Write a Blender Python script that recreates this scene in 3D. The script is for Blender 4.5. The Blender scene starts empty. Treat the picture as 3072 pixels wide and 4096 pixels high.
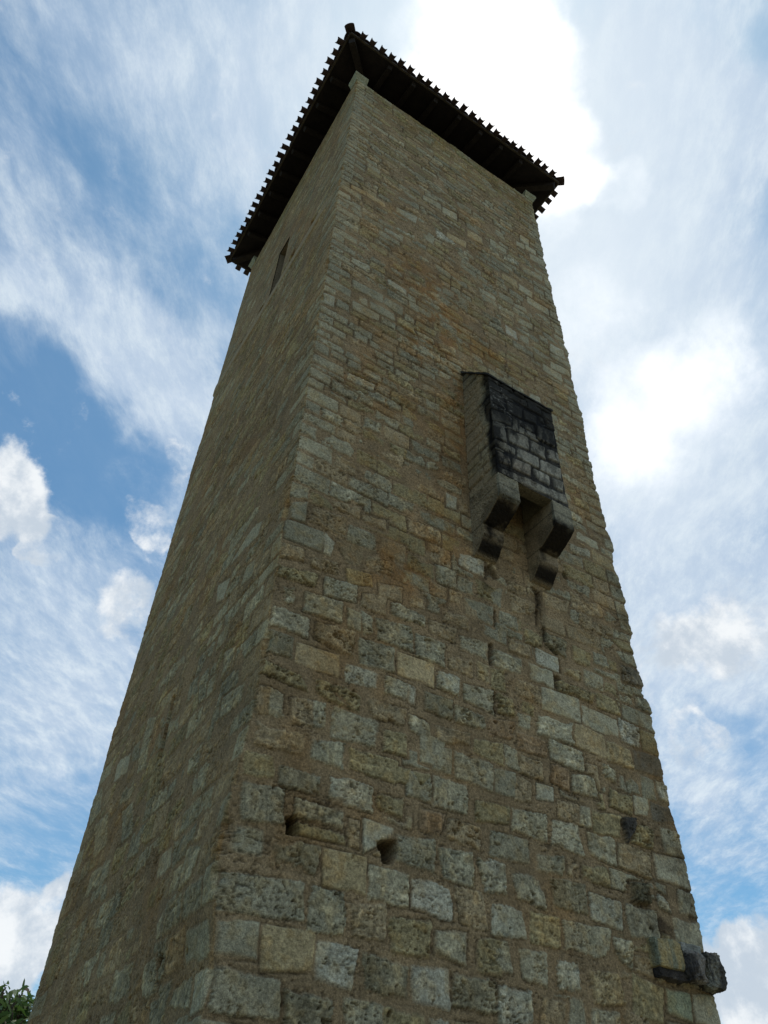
import bpy, bmesh, math, random
import numpy as np
from mathutils import Vector, Matrix

# ------------------------------------------------------------------ camera, sky, sun, exposure
scene = bpy.context.scene
col = scene.collection
SUN_EL, SUN_AZ = math.radians(72.0), math.radians(52.0)       # azimuth from +Y towards +X

cam_d = bpy.data.cameras.new("camera"); cam = bpy.data.objects.new("camera", cam_d); col.objects.link(cam)
cam.location = (-2.45502, -6.46527, 1.6)
cam.rotation_euler = (2.33228474, -0.03052541, -0.56591356)
cam_d.sensor_fit = 'VERTICAL'; cam_d.sensor_height = 36.0
cam_d.lens = 3066.0 / 4096.0 * 36.0
cam_d.clip_start = 0.05; cam_d.clip_end = 5000.0
scene.camera = cam
scene.view_settings.view_transform = 'Standard'
scene.view_settings.look = 'None'
scene.view_settings.gamma = 1.0
scene.view_settings.use_curve_mapping = False
scene.view_settings.exposure = EXPOSURE = 0.0
scene.cycles.max_bounces = 6
scene.cycles.diffuse_bounces = 4

STREAK=0.653
CIRRUS_AND_FILL=[(-0.135,0.372,0.918,0.074,0.198),(-0.044,0.379,0.924,0.074,0.108),(0.001,0.315,0.949,0.058,0.108),(-0.096,0.369,0.924,0.037,0.108),(0.050,0.256,0.965,0.057,0.18),(0.057,0.374,0.926,0.078,0.225),(-0.025,0.350,0.937,0.074,0.09),(-0.183,0.473,0.862,0.056,-0.108),(-0.106,0.518,0.849,0.055,-0.18),(-0.101,0.472,0.876,0.049,-0.144),(0.049,0.546,0.836,0.050,-0.18),(0.041,0.409,0.912,0.036,-0.036),(-0.167,0.535,0.829,0.043,0.108),(-0.120,0.552,0.825,0.055,0.135),(-0.065,0.611,0.789,0.053,0.288),(-0.115,0.625,0.772,0.030,0.27),(-0.008,0.626,0.780,0.055,0.36),(0.041,0.640,0.768,0.056,0.432),(0.094,0.656,0.749,0.052,0.405),(0.091,0.598,0.796,0.034,0.18),(0.011,0.574,0.819,0.027,0.045),(-0.080,0.692,0.717,0.057,-0.54),(-0.022,0.709,0.705,0.048,-0.432),(0.046,0.746,0.665,0.050,-0.54),(-0.026,0.675,0.738,0.032,-0.216),(-0.051,0.742,0.668,0.047,-0.36),(0.078,0.700,0.710,0.034,0.09),(0.045,0.676,0.735,0.034,0.135),(-0.141,0.611,0.779,0.030,0.225),(0.035,0.781,0.624,0.044,-0.18),(0.039,0.826,0.562,0.075,0.135),(0.042,0.871,0.490,0.078,0.225),(0.130,0.878,0.462,0.063,0.27),(0.101,0.908,0.406,0.076,0.225),(0.120,0.941,0.316,0.057,-0.252),(0.153,0.931,0.331,0.039,-0.216),(0.131,0.956,0.264,0.027,0),(0.101,0.214,0.972,0.028,-0.18),(0.024,0.272,0.962,0.048,0.135),(0.067,0.265,0.962,0.029,-0.072),(0.127,0.207,0.970,0.024,0.09),(0.311,0.102,0.945,0.056,0.54),(0.395,0.091,0.914,0.084,0.405),(0.381,0.184,0.906,0.091,0.45),(0.486,0.156,0.860,0.098,0.405),(0.473,0.256,0.843,0.095,0.495),(0.476,0.079,0.876,0.046,0.405),(0.429,0.008,0.903,0.026,-0.432),(0.460,0.038,0.887,0.027,0.09),(0.464,0.204,0.862,0.051,0),(0.439,0.297,0.848,0.054,0.45),(0.489,0.363,0.793,0.067,0.495),(0.562,0.285,0.777,0.064,0.27),(0.591,0.206,0.780,0.060,0.315),(0.618,0.360,0.699,0.081,0.54),(0.668,0.304,0.679,0.062,0.315),(0.616,0.447,0.649,0.072,0.45),(0.685,0.371,0.627,0.068,0.27),(0.673,0.489,0.556,0.049,0.63),(0.722,0.420,0.550,0.067,0.81),(0.753,0.422,0.504,0.060,0.63),(0.722,0.477,0.502,0.042,0.36),(0.703,0.512,0.494,0.032,0.315),(0.749,0.491,0.445,0.035,-0.324),(0.775,0.468,0.426,0.029,-0.144),(0.727,0.508,0.463,0.031,-0.072),(0.739,0.523,0.426,0.030,0.405),(0.778,0.498,0.383,0.048,0.09),(0.773,0.534,0.342,0.042,0.135),(0.777,0.565,0.278,0.032,-0.252),(0.800,0.523,0.295,0.032,-0.072),(0.749,0.536,0.389,0.030,0.135),(-.85,.1,.5,.55,-.9),(0.,-.9,.45,.5,.6),(-.5,-.7,.5,.3,.3)]  # last entries: unseen sky patches added to dim left face, brighten right
GLOW=[(0.203,0.157,0.966,0.061,0.9),(0.245,0.196,0.949,0.069,1.15),(0.291,0.229,0.929,0.062,1),(0.201,0.205,0.958,0.044,0.55),(0.349,0.209,0.914,0.036,0.5),(0.379,0.206,0.902,0.026,0.4),(0.153,0.191,0.970,0.038,0.5),(0.406,0.191,0.894,0.018,0.35),(0.234,0.241,0.942,0.041,0.5),(0.357,0.254,0.899,0.032,0.35),(0.583,0.337,0.740,0.065,0.36),(0.557,0.400,0.728,0.056,0.2),(0.591,0.270,0.760,0.050,0.4),(0.598,0.214,0.772,0.043,0.34),(0.484,0.320,0.815,0.060,0.25),(0.429,0.293,0.855,0.060,0.25),(0.596,0.418,0.686,0.067,0.2),(0.580,0.316,0.751,0.032,0.12),(0.569,0.380,0.729,0.039,0.15)]
CUMULUS=[(-0.048,0.780,0.624,0.039,1),(-0.034,0.769,0.638,0.024,0.5),(-0.042,0.797,0.603,0.028,0.6),(-0.022,0.762,0.647,0.015,0.3),(0.126,0.819,0.560,0.029,0.75),(0.146,0.808,0.570,0.025,0.5),(0.133,0.839,0.527,0.022,0.45),(0.160,0.849,0.503,0.022,0.45),(0.115,0.761,0.639,0.015,0.45),(0.130,0.745,0.654,0.015,0.4),(0.140,0.774,0.618,0.014,0.3),(0.122,0.705,0.699,0.013,0.35),(0.006,0.808,0.590,0.009,0.45),(0.142,0.964,0.226,0.035,1),(0.171,0.960,0.222,0.018,0.5),(0.141,0.971,0.193,0.034,0.8),(0.177,0.947,0.268,0.011,0.8),(0.803,0.548,0.234,0.026,1),(0.791,0.572,0.219,0.022,0.8),(0.804,0.562,0.194,0.033,1),(0.783,0.591,0.196,0.021,0.7),(0.803,0.569,0.175,0.025,0.8),(0.802,0.538,0.258,0.013,0.5),(0.737,0.518,0.435,0.014,0.5),(0.690,0.488,0.535,0.027,0.4),(0.714,0.454,0.533,0.037,0.45),(0.733,0.412,0.542,0.041,0.5),(0.756,0.409,0.511,0.035,0.4),(0.711,0.507,0.488,0.024,0.35),(0.720,0.537,0.438,0.016,0.3)]
HALO=[(0.262,0.217,0.941,0.194,0.7),(0.570,0.337,0.749,0.161,0.42),(0.424,0.237,0.874,0.136,0.1),(0.058,0.271,0.961,0.149,0.15),(0.081,0.889,0.451,0.134,0.12),(0.728,0.490,0.480,0.101,0.15)]


def build_world():
    w = bpy.data.worlds.new("World"); scene.world = w; w.use_nodes = True
    nt = w.node_tree; nt.nodes.clear()
    N = nt.nodes.new; L = nt.links.new
    def val(x, sock):
        if isinstance(x, (int, float)): sock.default_value = x
        else: L(x, sock)
    def m(op, a, b=None, c=None, clamp=False):
        n = N('ShaderNodeMath'); n.operation = op; n.use_clamp = clamp
        val(a, n.inputs[0])
        if b is not None: val(b, n.inputs[1])
        if c is not None: val(c, n.inputs[2])
        return n.outputs[0]
    def ss(x, lo, hi, a=0.0, b=1.0):
        n = N('ShaderNodeMapRange'); n.interpolation_type = 'SMOOTHSTEP'
        val(x, n.inputs[0]); n.inputs[1].default_value = lo; n.inputs[2].default_value = hi
        n.inputs[3].default_value = a; n.inputs[4].default_value = b
        return n.outputs[0]
    tc = N('ShaderNodeTexCoord'); d = tc.outputs['Generated']
    sep = N('ShaderNodeSeparateXYZ'); L(d, sep.inputs[0])
    # the cloud layer: a level sheet high above, reached along the view direction
    z = m('MAXIMUM', sep.outputs[2], 0.06)
    px = m('DIVIDE', sep.outputs[0], z); py = m('DIVIDE', sep.outputs[1], z)
    cmb = N('ShaderNodeCombineXYZ'); L(px, cmb.inputs[0]); L(py, cmb.inputs[1])
    P = cmb.outputs[0]
    def noise(vec, scale, detail=6.0, rough=0.55, dist=0.0, rot=0.0, sx=1.0, sy=1.0, off=0.0, lac=2.0):
        mp = N('ShaderNodeMapping'); L(vec, mp.inputs[0])
        # streaks: turn the sheet first, then squeeze it
        vr = N('ShaderNodeVectorRotate'); vr.rotation_type = 'Z_AXIS'; L(vec, vr.inputs['Vector']); vr.inputs['Angle'].default_value = rot
        L(vr.outputs[0], mp.inputs[0])
        mp.inputs['Scale'].default_value = (sx, sy, 1); mp.inputs['Location'].default_value = (off, off * 0.7, off * 0.3)
        n = N('ShaderNodeTexNoise'); L(mp.outputs[0], n.inputs['Vector'])
        n.inputs['Scale'].default_value = scale; n.inputs['Detail'].default_value = detail
        n.inputs['Roughness'].default_value = rough; n.inputs['Distortion'].default_value = dist
        n.inputs['Lacunarity'].default_value = lac
        return n.outputs['Fac']
    def blobs(lst, start, WD=None):
        WD = WD or globals_['WD']
        acc = start
        for (x, y, zz, r, a) in lst:
            dp = N('ShaderNodeVectorMath'); dp.operation = 'DOT_PRODUCT'; L(WD, dp.inputs[0]); dp.inputs[1].default_value = (x, y, zz)
            g = ss(dp.outputs['Value'], math.cos(r * 1.7), 1.0)
            acc = m('MULTIPLY_ADD', g, a, acc)
        return acc
    # ragged outlines: bend the direction a little before asking which cloud it meets
    globals_ = {}
    nz = N('ShaderNodeTexNoise'); L(d, nz.inputs['Vector']); nz.inputs['Scale'].default_value = 13.0; nz.inputs['Detail'].default_value = 5.0
    sub = N('ShaderNodeVectorMath'); sub.operation = 'SUBTRACT'; L(nz.outputs['Color'], sub.inputs[0]); sub.inputs[1].default_value = (0.5, 0.5, 0.5)
    sc_ = N('ShaderNodeVectorMath'); sc_.operation = 'MULTIPLY_ADD'; L(sub.outputs[0], sc_.inputs[0]); sc_.inputs[1].default_value = (0.085, 0.085, 0.085); L(d, sc_.inputs[2])
    nm = N('ShaderNodeVectorMath'); nm.operation = 'NORMALIZE'; L(sc_.outputs[0], nm.inputs[0])
    globals_['WD'] = nm.outputs[0]
    # warped sheet coordinates
    wz = N('ShaderNodeTexNoise'); L(P, wz.inputs['Vector']); wz.inputs['Scale'].default_value = 2.2; wz.inputs['Detail'].default_value = 3.0
    s2 = N('ShaderNodeVectorMath'); s2.operation = 'SUBTRACT'; L(wz.outputs['Color'], s2.inputs[0]); s2.inputs[1].default_value = (0.5, 0.5, 0.5)
    s3 = N('ShaderNodeVectorMath'); s3.operation = 'MULTIPLY_ADD'; L(s2.outputs[0], s3.inputs[0]); s3.inputs[1].default_value = (0.35, 0.35, 0.0); L(P, s3.inputs[2])
    PW = s3.outputs[0]
    s4 = N('ShaderNodeVectorMath'); s4.operation = 'MULTIPLY_ADD'; L(s2.outputs[0], s4.inputs[0]); s4.inputs[1].default_value = (0.10, 0.10, 0.0); L(P, s4.inputs[2])
    PQ = s4.outputs[0]
    A = STREAK
    n1 = noise(PW, 1.0, 7.0, 0.62, 0.0, -A, 3.5, 8.5, 3.1)
    n2 = noise(PQ, 1.0, 6.0, 0.72, 0.0, -A - 0.3, 9.0, 20.0, 9.4)
    n3 = noise(d, 26.0, 7.0, 0.66, 0.0, 0.0, 1, 1, 5.0)
    n4 = noise(PW, 3.5, 7.0, 0.65, 0.0, 0.0, 1, 1, 1.0)
    cir = blobs(CIRRUS_AND_FILL, 0.33)
    cir = m('ADD', cir, m('MULTIPLY', m('SUBTRACT', n1, 0.5), 1.25))
    cir = m('ADD', cir, m('MULTIPLY', m('SUBTRACT', n2, 0.5), 0.85))
    cir = m('ADD', cir, m('MULTIPLY', m('SUBTRACT', n4, 0.5), 0.95))
    a1 = ss(cir, -0.35, 1.15, 0.06, 0.93)
    glow = blobs(GLOW, 0.0)
    glow = m('MULTIPLY_ADD', m('SUBTRACT', n3, 0.5), 0.55, glow)
    glow = m('MULTIPLY_ADD', m('SUBTRACT', n1, 0.5), 0.45, glow)
    halo = blobs(HALO, 0.0, d)
    gl = ss(glow, -0.4, 1.9)
    cum = blobs(CUMULUS, 0.0)
    n5 = noise(d, 9.0, 3.0, 0.5, 0.0, 0.0, 1, 1, 2.0)
    cum = m('MULTIPLY_ADD', m('SUBTRACT', n3, 0.5), 1.9, cum)
    cum = m('MULTIPLY_ADD', m('SUBTRACT', n5, 0.5), 1.0, cum)
    a2 = m('MULTIPLY', ss(cum, 0.22, 1.0), 0.95)
    shade = noise(d, 14.0, 7.0, 0.62, 0.0, 0.0, 1, 1, 12.0)
    sky = N('ShaderNodeTexSky'); sky.sky_type = 'NISHITA'; sky.sun_disc = False
    sky.sun_elevation = SUN_EL; sky.sun_rotation = SUN_AZ
    sky.air_density = 1.0; sky.dust_density = 0.6; sky.ozone_density = 1.6
    def mix(f, a, b):
        n = N('ShaderNodeMix'); n.data_type = 'RGBA'; n.clamp_factor = True
        val(f, n.inputs['Factor'])
        for k, s in ((a, 'A'), (b, 'B')):
            sk = [i for i in n.inputs if i.name == s and i.type == 'RGBA'][0]
            if isinstance(k, tuple): sk.default_value = (*k, 1)
            else: L(k, sk)
        return [o for o in n.outputs if o.type == 'RGBA'][0]
    S = 1.0 / SKY_STRENGTH
    def c(r, g, b, k=1.0): return (r * S * k, g * S * k, b * S * k)
    skyc = mix(0.0, sky.outputs[0], (0, 0, 0))
    tint = N('ShaderNodeVectorMath'); tint.operation = 'MULTIPLY'; L(sky.outputs[0], tint.inputs[0]); tint.inputs[1].default_value = SKY_TINT
    # thin cirrus: bluish grey where thin, paler towards the sun
    thin = mix(ss(n2, 0.35, 0.75), c(0.45, 0.575, 0.74), c(0.70, 0.80, 0.88))
    thin = mix(gl, thin, c(1.25, 1.28, 1.30))
    out = mix(a1, tint.outputs[0], thin)
    out = mix(m('MINIMUM', halo, 0.8), out, c(0.78, 0.87, 0.95))
    cumc = mix(ss(shade, 0.40, 0.62), c(0.58, 0.66, 0.75), c(0.93, 0.96, 0.98))
    out = mix(a2, out, cumc)
    out = mix(ss(gl, 0.10, 1.05), out, c(1.35, 1.35, 1.34))
    bg = N('ShaderNodeBackground'); bg.inputs['Strength'].default_value = SKY_STRENGTH
    L(out, bg.inputs[0])
    o = N('ShaderNodeOutputWorld'); L(bg.outputs[0], o.inputs[0])
    w.cycles.sampling_method = 'MANUAL'; w.cycles.sample_map_resolution = 512
SKY_STRENGTH = 0.1
SKY_TINT = (0.70, 1.12, 1.20)
build_world()

sl = bpy.data.lights.new("sun", 'SUN'); sun = bpy.data.objects.new("sun", sl); col.objects.link(sun)
sl.energy = 2.0; sl.angle = math.radians(3.0); sl.color = (1.0, 0.95, 0.86)    # veiled by thin cloud
sd = Vector((math.sin(SUN_AZ) * math.cos(SUN_EL), math.cos(SUN_AZ) * math.cos(SUN_EL), math.sin(SUN_EL)))
sun.rotation_euler = (-sd).to_track_quat('-Z', 'Y').to_euler()
sun.location = sd * 60

# ------------------------------------------------------------------ helpers
def tag(o, label=None, cat=None, group=None, kind=None):
    if label: o['label'] = label
    if cat: o['category'] = cat
    if group: o['group'] = group
    if kind: o['kind'] = kind
    return o
def empty(name, loc=(0, 0, 0)):
    o = bpy.data.objects.new(name, None); col.objects.link(o); o.location = loc
    return o
def mesh_obj(name, verts, faces, mat=None, parent=None, smooth=False):
    me = bpy.data.meshes.new(name)
    verts = np.asarray(verts, np.float32)
    if isinstance(faces, np.ndarray) and faces.ndim == 2:
        nf, k = faces.shape
        me.vertices.add(len(verts)); me.vertices.foreach_set('co', verts.ravel())
        me.loops.add(nf * k); me.loops.foreach_set('vertex_index', faces.astype(np.int32).ravel())
        me.polygons.add(nf)
        me.polygons.foreach_set('loop_start', np.arange(0, nf * k, k, dtype=np.int32))
        me.polygons.foreach_set('loop_total', np.full(nf, k, np.int32))
        me.update(calc_edges=True)
    else:
        me.from_pydata([tuple(map(float, v)) for v in verts], [], faces); me.update()
    if smooth: me.polygons.foreach_set('use_smooth', np.ones(len(me.polygons), bool))
    if mat: me.materials.append(mat)
    o = bpy.data.objects.new(name, me); col.objects.link(o)
    if parent: o.parent = parent
    return o
def paint(o, rgb):
    me = o.data; a = me.color_attributes.new('tone', 'FLOAT_COLOR', 'POINT')
    d = np.ones((len(me.vertices), 4), np.float32); d[:, :3] = rgb
    a.data.foreach_set('color', d.ravel())
def coords(o):
    a = np.empty(len(o.data.vertices) * 3, np.float32); o.data.vertices.foreach_get('co', a); return a.reshape(-1, 3).astype(np.float64)

def _h(ix, iy, iz, seed):
    h = (ix.astype(np.uint32) * np.uint32(374761393) + iy.astype(np.uint32) * np.uint32(668265263)
         + iz.astype(np.uint32) * np.uint32(2147483647) + np.uint32(seed * 974711 % 4294967291))
    h = (h ^ (h >> np.uint32(13))) * np.uint32(1274126177)
    h = (h ^ (h >> np.uint32(16))) * np.uint32(2246822519)
    h = h ^ (h >> np.uint32(15))
    return h.astype(np.float32) / np.float32(4294967295.0)
def vn(x, y, z, seed=0):
    x, y, z = np.broadcast_arrays(x, y, z)
    fx, fy, fz = np.floor(x), np.floor(y), np.floor(z)
    ix, iy, iz = fx.astype(np.int64), fy.astype(np.int64), fz.astype(np.int64)
    x = (x - fx).astype(np.float32); y = (y - fy).astype(np.float32); z = (z - fz).astype(np.float32)
    x = x * x * (3 - 2 * x); y = y * y * (3 - 2 * y); z = z * z * (3 - 2 * z)
    r = 0
    for dz in (0, 1):
        wz = z if dz else 1 - z
        a = _h(ix, iy, iz + dz, seed) * (1 - x) + _h(ix + 1, iy, iz + dz, seed) * x
        b = _h(ix, iy + 1, iz + dz, seed) * (1 - x) + _h(ix + 1, iy + 1, iz + dz, seed) * x
        r = r + wz * (a * (1 - y) + b * y)
    return r
def vn2(x, y, seed=0):
    x, y = np.broadcast_arrays(x, y)
    fx, fy = np.floor(x), np.floor(y)
    ix, iy = fx.astype(np.int64), fy.astype(np.int64); iz = np.zeros_like(ix)
    x = (x - fx).astype(np.float32); y = (y - fy).astype(np.float32)
    x = x * x * (3 - 2 * x); y = y * y * (3 - 2 * y)
    a = _h(ix, iy, iz, seed) * (1 - x) + _h(ix + 1, iy, iz, seed) * x
    b = _h(ix, iy + 1, iz, seed) * (1 - x) + _h(ix + 1, iy + 1, iz, seed) * x
    return a * (1 - y) + b * y
def fb2(x, y, seed=0, oc=3, g=0.5):
    s = 0; t = 0; a = 1.0
    for k in range(oc):
        c_, s_ = math.cos(0.6 * k), math.sin(0.6 * k)
        s = s + a * vn2((x * c_ - y * s_) * 2 ** k + 17.3 * k, (x * s_ + y * c_) * 2 ** k + 5.1 * k, seed + k); t += a; a *= g
    return s / t
def fb2a(x, y, seed=0, oc=3, g=0.5):                       # keeps its grain direction
    s = 0; t = 0; a = 1.0
    for k in range(oc):
        s = s + a * vn2(x * 2 ** k + 17.3 * k, y * 2 ** k + 5.1 * k, seed + k); t += a; a *= g
    return s / t
def fb3(P, sc, seed=0, oc=3, g=0.5):
    s = 0; t = 0; a = 1.0
    for k in range(oc):
        q = P * sc * 2 ** k + 11.7 * k
        s = s + a * vn(q[:, 0], q[:, 1], q[:, 2], seed + k); t += a; a *= g
    return s / t
def sst(x, lo, hi):
    t = np.clip((x - lo) / (hi - lo), 0, 1); return t * t * (3 - 2 * t)

# ------------------------------------------------------------------ materials
def new_mat(name):
    m = bpy.data.materials.new(name); m.use_nodes = True
    return m, m.node_tree, m.node_tree.nodes['Principled BSDF']
def stone_material(name='weathered_limestone', bump=0.85):
    m, nt, b = new_mat(name); N = nt.nodes.new; L = nt.links.new
    at = N('ShaderNodeAttribute'); at.attribute_name = 'tone'
    tc = N('ShaderNodeTexCoord')
    def noise(s, det, r=0.6):
        n = N('ShaderNodeTexNoise'); L(tc.outputs['Object'], n.inputs['Vector'])
        n.inputs['Scale'].default_value = s; n.inputs['Detail'].default_value = det; n.inputs['Roughness'].default_value = r
        return n.outputs['Fac']
    n1 = noise(38.0, 6.0, 0.65); n2 = noise(9.0, 5.0); n3 = noise(110.0, 3.0, 0.7)
    mr = N('ShaderNodeMapRange'); L(n1, mr.inputs[0]); mr.inputs[1].default_value = 0.3; mr.inputs[2].default_value = 0.7; mr.inputs[3].default_value = 0.52; mr.inputs[4].default_value = 1.46
    mr2 = N('ShaderNodeMapRange'); L(n2, mr2.inputs[0]); mr2.inputs[1].default_value = 0.3; mr2.inputs[2].default_value = 0.7; mr2.inputs[3].default_value = 0.88; mr2.inputs[4].default_value = 1.12
    mr3 = N('ShaderNodeMapRange'); L(n3, mr3.inputs[0]); mr3.inputs[1].default_value = 0.3; mr3.inputs[2].default_value = 0.7; mr3.inputs[3].default_value = 0.62; mr3.inputs[4].default_value = 1.38
    m0 = N('ShaderNodeMath'); m0.operation = 'MULTIPLY'; L(mr.outputs[0], m0.inputs[0]); L(mr3.outputs[0], m0.inputs[1])
    mu = N('ShaderNodeMath'); mu.operation = 'MULTIPLY'; L(m0.outputs[0], mu.inputs[0]); L(mr2.outputs[0], mu.inputs[1])
    vm = N('ShaderNodeVectorMath'); vm.operation = 'SCALE'; L(at.outputs['Color'], vm.inputs[0]); L(mu.outputs[0], vm.inputs['Scale'])
    L(vm.outputs[0], b.inputs['Base Color'])
    b.inputs['Roughness'].default_value = 0.93; b.inputs['Specular IOR Level'].default_value = 0.2
    ad = N('ShaderNodeMath'); ad.operation = 'MULTIPLY_ADD'; L(n3, ad.inputs[0]); ad.inputs[1].default_value = 0.4; L(n1, ad.inputs[2])
    bp = N('ShaderNodeBump'); bp.inputs['Strength'].default_value = bump; bp.inputs['Distance'].default_value = 0.02
    L(ad.outputs[0], bp.inputs['Height']); L(bp.outputs[0], b.inputs['Normal'])
    return m
def simple_material(name, c1, c2, scale=8.0, rough=0.85, stretch=(1, 1, 1), bump=0.3, dist=0.01):
    m, nt, b = new_mat(name); N = nt.nodes.new; L = nt.links.new
    tc = N('ShaderNodeTexCoord'); mp = N('ShaderNodeMapping'); L(tc.outputs['Object'], mp.inputs[0]); mp.inputs['Scale'].default_value = stretch
    n = N('ShaderNodeTexNoise'); L(mp.outputs[0], n.inputs['Vector']); n.inputs['Scale'].default_value = scale; n.inputs['Detail'].default_value = 6; n.inputs['Roughness'].default_value = 0.65
    r = N('ShaderNodeValToRGB'); L(n.outputs['Fac'], r.inputs[0])
    r.color_ramp.elements[0].position = 0.32; r.color_ramp.elements[1].position = 0.68
    r.color_ramp.elements[0].color = (*c1, 1); r.color_ramp.elements[1].color = (*c2, 1)
    L(r.outputs[0], b.inputs['Base Color']); b.inputs['Roughness'].default_value = rough
    b.inputs['Specular IOR Level'].default_value = 0.25
    bp = N('ShaderNodeBump'); bp.inputs['Strength'].default_value = bump; bp.inputs['Distance'].default_value = dist
    L(n.outputs['Fac'], bp.inputs['Height']); L(bp.outputs[0], b.inputs['Normal'])
    return m
M_STONE = stone_material()
M_WOOD = simple_material('weathered_oak', (0.012, 0.009, 0.008), (0.028, 0.022, 0.018), 6.0, 0.8, (1, 1, 1))
M_BOARD = simple_material('dark_roof_boards', (0.010, 0.008, 0.008), (0.022, 0.017, 0.015), 5.0, 0.85)
M_EAVE = simple_material('pale_eave_board', (0.03, 0.025, 0.018), (0.07, 0.057, 0.04), 7.0, 0.85)
M_TILE = simple_material('terracotta_canal_tile', (0.028, 0.021, 0.021), (0.075, 0.05, 0.044), 9.0, 0.85, (1, 1, 1), 0.3, 0.008)
M_GROUND = simple_material('dry_grass_and_gravel', (0.16, 0.14, 0.08), (0.30, 0.26, 0.17), 1.3, 0.95, (1, 1, 1), 0.5, 0.03)

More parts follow.
